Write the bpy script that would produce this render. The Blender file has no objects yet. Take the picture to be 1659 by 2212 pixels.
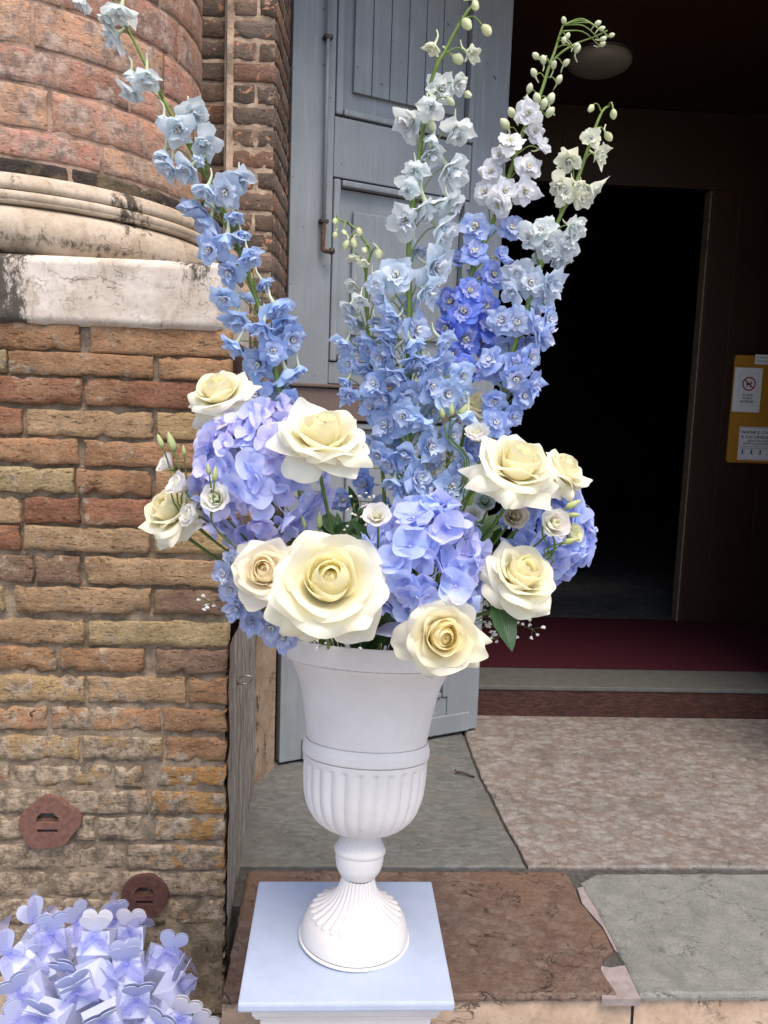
import bpy, bmesh, math, random
import numpy as np
from mathutils import Vector, Matrix, Quaternion, noise as mnoise

# ------------------------------------------------------------------ camera
SC = bpy.context.scene
COL = SC.collection
ZC = 1.56
F = 1750.0                      # focal length in pixels of a 1659 x 2212 picture
PITCH, YAW, ROLL = math.atan((1106 - 885) / F), math.radians(3.3), math.radians(2.0)
cam_d = bpy.data.cameras.new("camera")
cam = bpy.data.objects.new("camera", cam_d)
COL.objects.link(cam)
cam_d.sensor_fit = 'HORIZONTAL'
cam_d.sensor_width = 36.0
cam_d.lens = 36.0 * F / 1659.0
cam_d.clip_start = 0.05
cam_d.clip_end = 500
ROT = (Matrix.Rotation(-YAW, 3, 'Z') @ Matrix.Rotation(math.pi / 2 - PITCH, 3, 'X') @ Matrix.Rotation(ROLL, 3, 'Z'))
cam.matrix_world = Matrix.Translation((0, 0, ZC)) @ ROT.to_4x4()
SC.camera = cam

# ------------------------------------------------------------------ light
SUN_EL, SUN_AZ = math.radians(64), math.radians(160)     # azimuth clockwise from +Y (the facade looks to -Y)
world = bpy.data.worlds.new("World")
SC.world = world
world.use_nodes = True
wn = world.node_tree
sky = wn.nodes.new("ShaderNodeTexSky")
sky.sky_type = 'NISHITA'
sky.sun_disc = False
sky.sun_elevation = SUN_EL
sky.sun_rotation = SUN_AZ
sky.air_density = 1.0
sky.dust_density = 3.0
sky.ozone_density = 1.0
wn.nodes["Background"].inputs[1].default_value = 0.14
wn.links.new(sky.outputs[0], wn.nodes["Background"].inputs[0])
sun_d = bpy.data.lights.new("sun", 'SUN')
sun_d.energy = 1.4
sun_d.angle = math.radians(28)
sun_d.color = (1.0, 0.88, 0.72)
sun = bpy.data.objects.new("sun", sun_d)
COL.objects.link(sun)
sd = Vector((math.sin(SUN_AZ) * math.cos(SUN_EL), math.cos(SUN_AZ) * math.cos(SUN_EL), math.sin(SUN_EL)))
sun.rotation_euler = sd.to_track_quat('Z', 'Y').to_euler()
sun.location = sd * 20
SC.view_settings.view_transform = 'Standard'
SC.view_settings.look = 'None'
SC.view_settings.gamma = 1.0
SC.view_settings.exposure = 1.1

# ------------------------------------------------------------------ helpers
rng = random.Random(7)
nrg = np.random.default_rng(7)


def ray(px, py):
    return ROT @ Vector(((px - 829.5) / F, -(py - 1106) / F, -1.0))


def P(px, py, d):
    r = ray(px, py)
    return Vector((0, 0, ZC)) + r * (d / r.y)


def G(px, py, z):
    r = ray(px, py)
    return Vector((0, 0, ZC)) + r * ((z - ZC) / r.z)


def mesh(name, verts, faces, uvs=None, smooth=True):
    me = bpy.data.meshes.new(name)
    me.from_pydata([tuple(v) for v in verts], [], [tuple(f) for f in faces])
    if uvs is not None:
        l = me.uv_layers.new(name="UVMap")
        idx = np.empty(len(me.loops), dtype=np.int32)
        me.loops.foreach_get("vertex_index", idx)
        l.data.foreach_set("uv", np.asarray(uvs, dtype=np.float32)[idx].ravel())
    if smooth:
        me.polygons.foreach_set("use_smooth", [True] * len(me.polygons))
    me.update()
    return me


def obj(name, me, mat=None, parent=None, loc=None, M=None, color=None):
    o = bpy.data.objects.new(name, me)
    COL.objects.link(o)
    if me is not None and mat is not None and len(me.materials) == 0:
        me.materials.append(mat)
    if parent is not None:
        o.parent = parent
    if M is not None:
        o.matrix_local = M
    elif loc is not None:
        o.location = loc
    if color is not None:
        o.color = (*color[:3], 1)
    return o


def tag(o, label=None, cat=None, group=None, kind=None):
    if label: o['label'] = label
    if cat: o['category'] = cat
    if group: o['group'] = group
    if kind: o['kind'] = kind
    return o


def thing(name, label, cat, loc=(0, 0, 0), group=None):
    o = bpy.data.objects.new(name, None)
    COL.objects.link(o)
    o.location = loc
    o.empty_display_size = 0.05
    return tag(o, label, cat, group)


class MB:
    """collects geometry into one mesh"""
    def __init__(self):
        self.v, self.f, self.uv = [], [], []

    def add(self, verts, faces, uvs=None):
        b = len(self.v)
        self.v += [tuple(v) for v in verts]
        self.f += [tuple(i + b for i in f) for f in faces]
        self.uv += [tuple(u) for u in uvs] if uvs is not None else [(0.5, 0.5)] * len(verts)
        return self

    def box(self, a, b, bev=0.0):
        x0, y0, z0 = a; x1, y1, z1 = b
        if bev <= 0:
            v = [(x0, y0, z0), (x1, y0, z0), (x1, y1, z0), (x0, y1, z0), (x0, y0, z1), (x1, y0, z1), (x1, y1, z1), (x0, y1, z1)]
            f = [(0, 3, 2, 1), (4, 5, 6, 7), (0, 1, 5, 4), (1, 2, 6, 5), (2, 3, 7, 6), (3, 0, 4, 7)]
            return self.add(v, f)
        bm = bmesh.new()
        bmesh.ops.create_cube(bm, size=1)
        for w in bm.verts:
            w.co = Vector(((x0 + x1) / 2 + w.co.x * (x1 - x0), (y0 + y1) / 2 + w.co.y * (y1 - y0), (z0 + z1) / 2 + w.co.z * (z1 - z0)))
        bmesh.ops.bevel(bm, geom=bm.edges[:], offset=bev, segments=2, profile=0.6, affect='EDGES')
        bm.verts.index_update()
        self.add([w.co[:] for w in bm.verts], [[w.index for w in f.verts] for f in bm.faces])
        bm.free()
        return self

    def tube(self, pts, rad, n=6, cap=True):
        pts = [Vector(p) for p in pts]
        rads = rad if isinstance(rad, (list, tuple)) else [rad] * len(pts)
        vs, fs, uv = [], [], []
        t0 = (pts[1] - pts[0]).normalized()
        up = t0.orthogonal().normalized()
        for i, p in enumerate(pts):
            t = (pts[min(i + 1, len(pts) - 1)] - pts[max(i - 1, 0)])
            if t.length < 1e-9: t = t0
            t.normalize()
            up = (up - t * up.dot(t))
            if up.length < 1e-6: up = t.orthogonal()
            up.normalize()
            sdv = t.cross(up)
            for k in range(n):
                a = 2 * math.pi * k / n
                vs.append(p + (up * math.cos(a) + sdv * math.sin(a)) * rads[i])
                uv.append((k / n, i / max(1, len(pts) - 1)))
        for i in range(len(pts) - 1):
            for k in range(n):
                k2 = (k + 1) % n
                fs.append((i * n + k, i * n + k2, (i + 1) * n + k2, (i + 1) * n + k))
        if cap:
            fs.append(tuple(range(n - 1, -1, -1)))
            fs.append(tuple((len(pts) - 1) * n + k for k in range(n)))
        return self.add(vs, fs, uv)

    def ball(self, c, r, sx=1, sy=1, sz=1, n=8, m=6):
        vs, fs = [], []
        for i in range(m + 1):
            t = math.pi * i / m
            for k in range(n):
                a = 2 * math.pi * k / n
                vs.append((c[0] + r * sx * math.sin(t) * math.cos(a), c[1] + r * sy * math.sin(t) * math.sin(a), c[2] + r * sz * math.cos(t)))
        for i in range(m):
            for k in range(n):
                k2 = (k + 1) % n
                fs.append((i * n + k, (i + 1) * n + k, (i + 1) * n + k2, i * n + k2))
        return self.add(vs, fs)

    def prism(self, poly, axis_from, axis_to):
        """poly: list of 3-vectors (planar); extruded by vector axis_to-axis_from"""
        e = Vector(axis_to) - Vector(axis_from)
        n = len(poly)
        v = [Vector(p) for p in poly] + [Vector(p) + e for p in poly]
        f = [tuple(range(n)), tuple(range(2 * n - 1, n - 1, -1))]
        for i in range(n):
            j = (i + 1) % n
            f.append((i, i + n, j + n, j))
        return self.add(v, f)

    def mesh(self, name, smooth=False):
        me = mesh(name, self.v, self.f, self.uv, smooth)
        return me

    def build(self, name, mat, parent=None, smooth=False, loc=None, M=None, color=None):
        return obj(name, self.mesh(name, smooth), mat, parent, loc, M, color)


def spline(pts, n=6):
    """Catmull-Rom through the points"""
    pts = [Vector(p) for p in pts]
    if len(pts) < 3:
        return pts
    out = []
    for i in range(len(pts) - 1):
        p0, p1, p2, p3 = pts[max(i - 1, 0)], pts[i], pts[i + 1], pts[min(i + 2, len(pts) - 1)]
        for k in range(n):
            t = k / n
            out.append(0.5 * ((2 * p1) + (p2 - p0) * t + (2 * p0 - 5 * p1 + 4 * p2 - p3) * t * t + (3 * p1 - p0 - 3 * p2 + p3) * t ** 3))
    out.append(pts[-1])
    return out


def lathe(prof, seg=48, fn=None, full=True):
    """prof: (r, z); fn(ang, i) -> radius factor"""
    vs, fs, uv = [], [], []
    for i, (r, z) in enumerate(prof):
        for k in range(seg):
            a = 2 * math.pi * k / seg
            rr = r * (fn(a, i) if fn else 1)
            vs.append((rr * math.cos(a), rr * math.sin(a), z))
            uv.append((k / seg, i / (len(prof) - 1)))
    for i in range(len(prof) - 1):
        for k in range(seg):
            k2 = (k + 1) % seg
            fs.append((i * seg + k, i * seg + k2, (i + 1) * seg + k2, (i + 1) * seg + k))
    return vs, fs, uv


def aim(dirv, roll=0.0):
    q = Vector((0, 0, 1)).rotation_difference(Vector(dirv).normalized())
    return q.to_matrix().to_4x4() @ Matrix.Rotation(roll, 4, 'Z')


# ------------------------------------------------------------------ materials
class NT:
    def __init__(self, name):
        self.m = bpy.data.materials.new(name)
        self.m.use_nodes = True
        self.t = self.m.node_tree
        self.t.nodes.clear()
        self.out = self.t.nodes.new("ShaderNodeOutputMaterial")

    def n(self, typ, ins=None, **props):
        nd = self.t.nodes.new("ShaderNode" + typ)
        for k, v in props.items():
            setattr(nd, k, v)
        for k, v in (ins or {}).items():
            s = nd.inputs[k]
            if isinstance(v, bpy.types.NodeSocket):
                self.t.links.new(v, s)
            elif isinstance(v, (tuple, list)) and len(v) == 3 and s.type == 'RGBA':
                s.default_value = (*v, 1)
            else:
                s.default_value = v
        return nd

    def noise(self, vec, scale, detail=5, rough=0.6, dist=0.0):
        return self.n("TexNoise", {"Vector": vec, "Scale": scale, "Detail": detail, "Roughness": rough, "Distortion": dist}).outputs[0]

    def mix(self, fac, a, b, blend='MIX'):
        nd = self.n("Mix", data_type='RGBA', blend_type=blend)
        for k, v in ((0, fac), (6, a), (7, b)):
            s = nd.inputs[k]
            if isinstance(v, bpy.types.NodeSocket): self.t.links.new(v, s)
            elif k == 0: s.default_value = v
            else: s.default_value = (*v[:3], 1)
        return nd.outputs[2]

    def math(self, op, a, b=0.0, c=0.0, clamp=False):
        nd = self.n("Math", operation=op, use_clamp=clamp)
        for k, v in enumerate((a, b, c)):
            if isinstance(v, bpy.types.NodeSocket): self.t.links.new(v, nd.inputs[k])
            else: nd.inputs[k].default_value = v
        return nd.outputs[0]

    def step(self, v, lo, hi):
        return self.n("MapRange", {0: v, 1: lo, 2: hi, 3: 0.0, 4: 1.0}, interpolation_type='SMOOTHSTEP').outputs[0]

    def stretch(self, vec, sc, rot=(0, 0, 0)):
        return self.n("Mapping", {"Vector": vec, "Scale": sc, "Rotation": rot}).outputs[0]

    def pos(self):
        return self.n("NewGeometry").outputs["Position"]

    def bump(self, h, strength, dist):
        return self.n("Bump", {"Height": h, "Strength": strength, "Distance": dist}).outputs[0]

    def surf(self, col, rough=0.8, normal=None, spec=0.3, **extra):
        ins = {"Base Color": col, "Roughness": rough, "Specular IOR Level": spec}
        if normal is not None: ins["Normal"] = normal
        ins.update(extra)
        b = self.n("BsdfPrincipled", ins)
        self.t.links.new(b.outputs[0], self.out.inputs[0])
        return self.m


def simple(name, col, rough=0.7, spec=0.3, var=0.12, scale=30, bump=0.0, metal=0.0):
    t = NT(name)
    p = t.pos()
    nz = t.noise(p, scale)
    c = t.mix(t.step(nz, 0.3, 0.7), tuple(x * (1 - var) for x in col), tuple(min(1, x * (1 + var)) for x in col))
    nm = t.bump(t.noise(p, scale * 5), bump, 0.002) if bump else None
    return t.surf(c, rough, nm, spec, Metallic=metal)


def brick_mat(name, mortar, smear_lo, smear_hi, z_lo=None, z_hi=None, grit=1.0, chip=None, blotch=(0.42, 0.31, 0.18)):
    t = NT(name)
    p = t.pos()
    info = t.n("ObjectInfo")
    off = t.n("VectorMath", {0: p, 1: info.outputs["Random"]}, operation='ADD').outputs[0]
    oc = info.outputs["Color"]
    n1 = t.noise(off, 11, 6, 0.65)
    n2 = t.noise(t.stretch(off, (1, 1, 2.2)), 55, 6, 0.7, 0.6)
    n3 = t.noise(p, 260, 4, 0.7)
    bl = t.noise(t.stretch(off, (1, 1, 1.8)), 8.5, 5, 0.6, 0.5)
    oc = t.mix(t.math('MULTIPLY', t.step(bl, 0.48, 0.62), 0.6), oc, t.mix(0.45, oc, blotch))
    c = t.mix(t.step(n1, 0.3, 0.72), oc, t.mix(1.0, oc, (0.62, 0.6, 0.58), 'MULTIPLY'))
    c = t.mix(t.math('MULTIPLY', t.step(n2, 0.52, 0.75), 0.75), c, t.mix(1.0, oc, (1.45, 1.38, 1.25), 'MULTIPLY'))
    c = t.mix(t.step(n2, 0.44, 0.28), c, (0.035, 0.026, 0.02))
    n5 = t.noise(t.stretch(off, (1, 1, 1.5)), 120, 5, 0.75, 0.4)
    c = t.mix(t.math('MULTIPLY', t.step(n5, 0.54, 0.68), 0.55), c, t.mix(1.0, oc, (1.7, 1.6, 1.5), 'MULTIPLY'))
    c = t.mix(t.math('MULTIPLY', t.step(n5, 0.44, 0.34), 0.6), c, t.mix(1.0, oc, (0.35, 0.32, 0.3), 'MULTIPLY'))
    scr = t.noise(t.stretch(off, (1, 1, 5)), 38, 5, 0.65, 0.3)
    c = t.mix(t.math('MULTIPLY', t.step(scr, 0.6, 0.68), 0.75), c, t.mix(1.0, oc, (0.22, 0.2, 0.18), 'MULTIPLY'))
    if chip:
        c = t.mix(t.step(t.noise(off, 34, 7, 0.7, 0.5), 0.58, 0.62), c, chip)
    m = t.noise(p, 17, 9, 0.72, 0.35)
    if z_lo is not None:
        z = t.n("SeparateXYZ", {0: p}).outputs[2]
        m = t.math('ADD', m, t.math('MULTIPLY', t.n("MapRange", {0: z, 1: z_lo, 2: z_hi, 3: 1.0, 4: 0.0}).outputs[0], 0.24))
        m = t.math('SUBTRACT', m, t.n('MapRange', {0: t.n('SeparateXYZ', {0: p}).outputs[0], 1: -.50, 2: -.36, 3: 0.0, 4: .11}).outputs[0])
    c = t.mix(t.step(m, smear_lo, smear_hi), c, t.mix(t.step(t.noise(p, 42, 6, .7), 0.38, 0.62), tuple(x * 0.55 for x in mortar), tuple(x * 1.35 for x in mortar)))
    h = t.math('ADD', t.math('MULTIPLY', n2, 1.0), t.math('ADD', t.math('MULTIPLY', n3, 0.25), t.math('MULTIPLY', m, 0.9)))
    h = t.math('SUBTRACT', t.math('ADD', h, t.math('MULTIPLY', n5, 0.45)), t.math('MULTIPLY', t.step(scr, 0.6, 0.68), 0.5))
    return t.surf(c, 0.92, t.bump(h, 0.85 * grit, 0.006), 0.15)


def mortar_mat(name, col):
    t = NT(name)
    p = t.pos()
    n1 = t.noise(p, 13, 7, 0.7)
    n2 = t.noise(p, 90, 6, 0.75)
    c = t.mix(t.step(n1, 0.35, 0.68), tuple(x * 0.5 for x in col), tuple(x * 1.3 for x in col))
    c = t.mix(t.step(n2, 0.58, 0.72), c, tuple(min(1, x * 1.7) for x in col))
    c = t.mix(t.step(n2, 0.42, 0.3), c, tuple(x * 0.28 for x in col))
    return t.surf(c, 0.95, t.bump(t.math('ADD', n1, n2), 0.9, 0.006), 0.1)


def marble_mat(name, ca, cb, vein, sc=26, rough=0.45, patch=None, relief=0.5, squash=(1, 1, 1), nod=1.0):
    """nodular limestone slabs"""
    t = NT(name)
    p = t.stretch(t.pos(), squash)
    w = t.n("TexNoise", {"Vector": p, "Scale": sc * 0.45, "Detail": 4.0})
    pp = t.n("VectorMath", {0: p, 1: t.n("VectorMath", {0: w.outputs["Color"], 1: (0.05, 0.05, 0.05)}, operation='MULTIPLY').outputs[0]}, operation='ADD').outputs[0]
    vor = t.n("TexVoronoi", {"Vector": pp, "Scale": sc}, feature='SMOOTH_F1').outputs[0]
    edge = t.math('ABSOLUTE', t.math('SUBTRACT', t.noise(p, sc * 0.32, 8, 0.62, 0.8), 0.5))
    n1 = t.noise(p, sc * 0.8, 6, 0.65, 0.5)
    n2 = t.noise(p, sc * 6, 5, 0.7)
    big = t.noise(p, 3.0, 4, 0.6)
    k = t.step(t.math('ADD', t.math('MULTIPLY', vor, 0.5), n1), 0.55, 0.85)
    c = t.mix(k, ca, cb)
    c = t.mix(t.math('MULTIPLY', t.step(n2, 0.55, 0.75), 0.4), c, tuple(min(1, x * 1.5) for x in ca))
    c = t.mix(t.step(n2, 0.4, 0.28), c, tuple(x * 0.5 for x in cb))
    vc = t.n("TexVoronoi", {"Vector": t.n("VectorMath", {0: p, 1: t.n("VectorMath", {0: t.n("TexNoise", {"Vector": p, "Scale": sc * 1.5, "Detail": 4.0}).outputs["Color"], 1: (.03, .03, .03)}, operation='MULTIPLY').outputs[0]}, operation='ADD').outputs[0], "Scale": sc * 2.2})
    cell = t.n("SeparateXYZ", {0: vc.outputs["Color"]}).outputs[0]
    c = t.mix(t.math('MULTIPLY', t.step(cell, .55, .95), .4 * nod), c, tuple(min(1, x * 1.45) for x in ca))
    c = t.mix(t.math('MULTIPLY', t.step(cell, .4, .05), .45 * nod), c, tuple(x * .6 for x in cb))
    rim_ = t.step(vc.outputs["Distance"], .42, .62)
    c = t.mix(t.math('MULTIPLY', rim_, .35 * nod), c, tuple(x * .45 for x in cb))
    vm = t.math('MULTIPLY', t.step(edge, 0.009, 0.0), t.step(t.noise(p, sc * .5, 3), 0.45, 0.6))
    c = t.mix(t.math('MULTIPLY', vm, 0.7), c, vein)
    gr = t.noise(p, sc * 11, 4, 0.85)
    c = t.mix(t.math('MULTIPLY', t.step(gr, .54, .66), .5), c, tuple(min(1, x * 1.7) for x in ca))
    c = t.mix(t.math('MULTIPLY', t.step(gr, .46, .34), .6), c, tuple(x * .35 for x in cb))
    if patch: c = t.mix(t.math('MULTIPLY', t.step(big, 0.47, 0.62), 0.75), c, patch)
    c = t.mix(t.math('MULTIPLY', t.step(t.noise(t.pos(), 5.0, 6, 0.7), 0.48, 0.7), 0.45), c, tuple(0.45 * (x + y) / 2 for x, y in zip(ca, cb)))
    h = t.math('SUBTRACT', t.math('ADD', t.math('MULTIPLY', n1, 0.5), t.math('ADD', t.math('MULTIPLY', n2, 0.3), t.math('MULTIPLY', gr, .2))), t.math('ADD', vm, t.math('MULTIPLY', rim_, .25 * nod)))
    r = t.n("MapRange", {0: n1, 1: 0.3, 2: 0.7, 3: rough - 0.1, 4: rough + 0.25}).outputs[0]
    return t.surf(c, r, t.bump(h, relief, 0.005), 0.4)


def limestone_mat(name, col, warm, dark_bands=None, crack=5.0, left=None, cw=.010):
    """weathered white stone: cracks and black crust"""
    t = NT(name)
    p = t.pos()
    n1 = t.noise(p, 8, 7, 0.7)
    n2 = t.noise(p, 70, 6, 0.75)
    wob = t.n("TexNoise", {"Vector": p, "Scale": 12.0, "Detail": 6.0})
    pp = t.n("VectorMath", {0: t.stretch(p, (1, 1, 2.2)), 1: t.n("VectorMath", {0: wob.outputs["Color"], 1: (.12, .12, .12)}, operation='MULTIPLY').outputs[0]}, operation='ADD').outputs[0]
    e = t.math('ABSOLUTE', t.math('SUBTRACT', t.noise(pp, crack, 9, 0.6, 0.4), 0.5))
    cr = t.math('MULTIPLY', t.step(e, cw, 0.0), t.step(t.noise(p, 5, 3), 0.40, 0.58))
    c = t.mix(t.step(n1, 0.35, 0.65), col, warm)
    c = t.mix(t.math('MULTIPLY', t.step(n2, 0.5, 0.7), 0.5), c, tuple(x * 0.62 for x in warm))
    crust = t.noise(t.stretch(p, (1.0, 1.0, 0.35)), 6.5, 3, 0.6)
    fine = t.noise(t.stretch(p, (1, 1, 0.5)), 75, 8, 0.8)
    if left: crust = t.math('ADD', crust, t.n('MapRange', {0: t.n('SeparateXYZ', {0: p}).outputs[0], 1: left[0], 2: left[1], 3: .2, 4: -.06}).outputs[0])
    stn = t.noise(t.stretch(p, (1, 1, .6)), 22, 7, .75, .3)
    c = t.mix(t.math('MULTIPLY', t.step(stn, .5, .68), .55), c, (0.27, 0.19, 0.12))
    mask = t.step(t.math('ADD', t.math('MULTIPLY', crust, 1.0), t.math('MULTIPLY', fine, 0.55)), 0.86, 0.95)
    c = t.mix(t.math('MULTIPLY', mask, 0.9), c, (0.03, 0.024, 0.018))
    if dark_bands is not None:           # dark mottled bands around the given heights
        z = t.n("SeparateXYZ", {0: p}).outputs[2]
        for (z0, w, k) in dark_bands:
            band = t.step(t.math('ABSOLUTE', t.math('SUBTRACT', z, z0)), w, 0.0)
            mm = t.step(t.math('ADD', t.math('MULTIPLY', fine, 0.8), t.math('MULTIPLY', band, k)), 0.66, 0.85)
            c = t.mix(mm, c, (0.035, 0.028, 0.02))
    c = t.mix(t.math('MULTIPLY', cr, 0.8), c, (0.07, 0.055, 0.04))
    h = t.math('SUBTRACT', t.math('ADD', n1, t.math('MULTIPLY', n2, 0.35)), t.math('MULTIPLY', cr, 0.9))
    return t.surf(c, 0.85, t.bump(h, 0.6, 0.006), 0.2)


def paint_mat(name, col, worn, rough=0.5, streak=True):
    t = NT(name)
    p = t.pos()
    st = t.noise(t.stretch(p, (14, 14, 0.7)), 4, 6, 0.65)
    fine = t.noise(t.stretch(p, (1, 1, 0.6)), 90, 5, 0.7)
    big = t.noise(p, 2.6, 5, 0.6)
    c = t.mix(t.step(big, 0.35, 0.65), col, tuple(x * 0.8 for x in col))
    c = t.mix(t.math('MULTIPLY', t.step(st, 0.5, 0.72), 0.4), c, tuple(x * 0.68 for x in col))
    c = t.mix(t.math('MULTIPLY', t.step(st, 0.46, 0.3), 0.35), c, tuple(min(1, x * 1.35) for x in col))
    sp = t.noise(p, 38, 3, 0.6)
    c = t.mix(t.step(sp, 0.70, 0.73), c, worn)
    return t.surf(c, rough, t.bump(t.math('ADD', t.math('MULTIPLY', st, 1.0), t.math('MULTIPLY', fine, 0.3)), 0.35, 0.003), 0.35)


def petal_mat(name, mode):
    """thin petals: colour from the object's own colour, gradient along the petal (uv.y), diffuse + translucent"""
    t = NT(name)
    uv = t.n("UVMap").outputs[0]
    s = t.n("SeparateXYZ", {0: uv})
    u, v = s.outputs[0], s.outputs[1]
    oi = t.n("ObjectInfo")
    oc = oi.outputs["Color"]
    uvo = t.n("VectorMath", {0: uv, 1: oi.outputs["Random"]}, operation='ADD').outputs[0]
    fibre = t.noise(t.stretch(uvo, (26, 1.6, 1)), 2.0, 3, 0.6)
    soft = t.noise(uvo, 3.2, 3, 0.5)
    if mode == 'rose':
        c = t.mix(t.step(v, 0.0, 0.85), t.mix(1.0, oc, (1.0, 0.965, 0.78), 'MULTIPLY'), oc)
        c = t.mix(t.math('MULTIPLY', t.step(soft, 0.5, 0.7), 0.3), c, t.mix(1.0, oc, (1.0, 0.97, 0.88), 'MULTIPLY'))
        tr, rough, bs = 0.54, 0.55, 0.15
    elif mode == 'hyd':
        base = t.mix(1.0, oc, (0.66, 0.58, 0.90), 'MULTIPLY')
        c = t.mix(t.step(v, 0.0, 0.42), base, oc)
        c = t.mix(t.math('MULTIPLY', t.step(fibre, 0.55, 0.7), 0.25), c, base)
        c = t.mix(t.math('MULTIPLY', t.step(v, 0.8, 1.0), 0.45), c, t.mix(0.35, oc, (0.75, 0.75, 0.95)))
        c = t.mix(t.math('MULTIPLY', t.step(soft, 0.45, 0.7), 0.5), c, t.mix(1.0, oc, (1.3, 1.12, 1.02), 'MULTIPLY'))
        tr, rough, bs = 0.42, 0.6, 0.3
    else:   # delphinium
        pale = t.mix(0.5, oc, (0.86, 0.88, 0.84))
        c = t.mix(t.step(v, 0.05, 0.6), pale, oc)
        c = t.mix(t.math('MULTIPLY', t.step(fibre, 0.5, 0.7), 0.35), c, t.mix(1.0, oc, (0.72, 0.72, 0.9), 'MULTIPLY'))
        c = t.mix(t.math('MULTIPLY', t.step(soft, 0.5, 0.68), 0.45), c, t.mix(0.4, oc, (0.72, 0.72, 0.85)))
        tr, rough, bs = 0.46, 0.6, 0.3
    nm = t.bump(fibre, bs, 0.0006)
    pb = t.n("BsdfPrincipled", {"Base Color": c, "Roughness": rough, "Specular IOR Level": 0.2, "Normal": nm})
    tb = t.n("BsdfTranslucent", {"Color": c, "Normal": nm})
    ms = t.n("MixShader", {0: tr, 1: pb.outputs[0], 2: tb.outputs[0]})
    t.t.links.new(ms.outputs[0], t.out.inputs[0])
    return t.m


def organza_mat():
    t = NT("organza")
    uv = t.n("UVMap").outputs[0]
    u = t.n("SeparateXYZ", {0: uv}).outputs[0]
    edge = t.step(t.math('ABSOLUTE', t.math('SUBTRACT', u, 0.5)), 0.43, 0.49)
    weave = t.noise(t.stretch(t.pos(), (1, 1, 1)), 700, 2, 0.5)
    d = t.n("BsdfDiffuse", {"Color": (0.56, 0.58, 0.89, 1)})
    tl = t.n("BsdfTranslucent", {"Color": (0.60, 0.62, 0.93, 1)})
    gl = t.n("BsdfGlossy", {"Color": (0.7, 0.7, 0.9, 1), "Roughness": 0.35})
    a = t.n("MixShader", {0: 0.5, 1: d.outputs[0], 2: tl.outputs[0]})
    a = t.n("MixShader", {0: 0.08, 1: a.outputs[0], 2: gl.outputs[0]})
    tr = t.n("BsdfTransparent", {"Color": (0.93, 0.93, 1.0, 1)})
    f = t.math('ADD', t.math('MULTIPLY', weave, 0.25), t.math('ADD', 0.33, t.math('MULTIPLY', edge, 0.45)), clamp=True)
    m = t.n("MixShader", {0: f, 1: tr.outputs[0], 2: a.outputs[0]})
    t.t.links.new(m.outputs[0], t.out.inputs[0])
    return t.m


M = {}
M['brick'] = brick_mat("old brick", (0.33, 0.26, 0.19), 0.555, 0.64, 0.35, 1.0, grit=1.2)
M['mortar'] = mortar_mat("old mortar", (0.28, 0.22, 0.16))
M['dbrick'] = brick_mat("sooty brick", (0.42, 0.30, 0.22), 0.60, 0.67, chip=(0.42, 0.22, 0.14), blotch=(.2, .15, .12))
M['dmortar'] = mortar_mat("pink mortar", (0.42, 0.32, 0.24))
M['cbrick'] = brick_mat("plastered column brick", (0.36, 0.265, 0.215), 0.43, 0.60, grit=0.9, blotch=(0.5, 0.33, 0.26))
M['cmortar'] = mortar_mat("column joint", (0.37, 0.25, 0.19))
M['slab_stone'] = limestone_mat("white slab", (0.62, 0.56, 0.5), (0.5, 0.43, 0.36), crack=2.5, cw=.0035, left=(P(40, 640, 2).x, P(150, 640, 2).x))
M['torus_stone'] = limestone_mat("cream moulded stone", (0.53, 0.45, 0.36), (0.40, 0.32, 0.235), cw=.006, dark_bands=[(ZC + .37, .045, .33), (ZC + .505, .02, .22)])
M['weathered'] = None
t = NT("weathered jamb")
p_ = t.pos()
st_ = t.noise(t.stretch(p_, (30, 30, 1.6)), 1.6, 8, 0.7, 0.4)
gr_ = t.noise(t.stretch(p_, (1, 1, .4)), 120, 5, 0.7)
c_ = t.mix(t.step(st_, 0.36, 0.62), (0.15, 0.125, 0.105), (0.40, 0.35, 0.30))
c_ = t.mix(t.math('MULTIPLY', t.step(t.noise(p_, 7, 4), 0.5, 0.7), 0.5), c_, (0.17, 0.115, 0.095))
c_ = t.mix(t.step(gr_, 0.36, 0.28), c_, (0.02, 0.017, 0.015))
M['weathered'] = t.surf(c_, 0.9, t.bump(t.math('ADD', st_, t.math('MULTIPLY', gr_, 0.3)), 1.0, 0.008), 0.15)
M['brownstone'] = limestone_mat("brown stained stone", (0.34, 0.25, 0.18), (0.25, 0.17, 0.115))
M['paint'] = paint_mat("blue grey paint", (0.235, 0.258, 0.28), (0.05, 0.045, 0.045))
M['brownwood'] = paint_mat("bare brown wood", (0.14, 0.10, 0.085), (0.04, 0.03, 0.03), 0.7)
M['iron'] = simple("dark iron", (0.06, 0.05, 0.05), 0.5, 0.5, 0.4, 60, 0.3, 0.6)
M['rust'] = simple("rusty iron", (0.13, 0.07, 0.05), 0.8, 0.3, 0.5, 80, 0.5, 0.3)
M['steel'] = simple("dull wire", (0.3, 0.29, 0.27), 0.4, 0.5, 0.2, 50, 0, 0.9)
M['slab_pink'] = marble_mat("pink nodular marble", (0.245, 0.232, 0.218), (0.185, 0.145, 0.124), (0.06, 0.05, 0.043), 17, 0.38, squash=(1, 1.2, 1), nod=.8)
M['slab_grey'] = marble_mat("worn grey stone", (0.15, 0.153, 0.15), (0.105, 0.105, 0.098), (0.03, 0.03, 0.03), 30, 0.42, patch=(0.125, 0.118, 0.10), squash=(1, 1.8, 1), nod=.35)
M['slab_brown'] = marble_mat("red brown marble", (0.155, 0.112, 0.09), (0.112, 0.066, 0.049), (0.035, 0.023, 0.018), 22, 0.48, patch=(0.14, 0.085, 0.058), relief=1.0, nod=.6)
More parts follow.
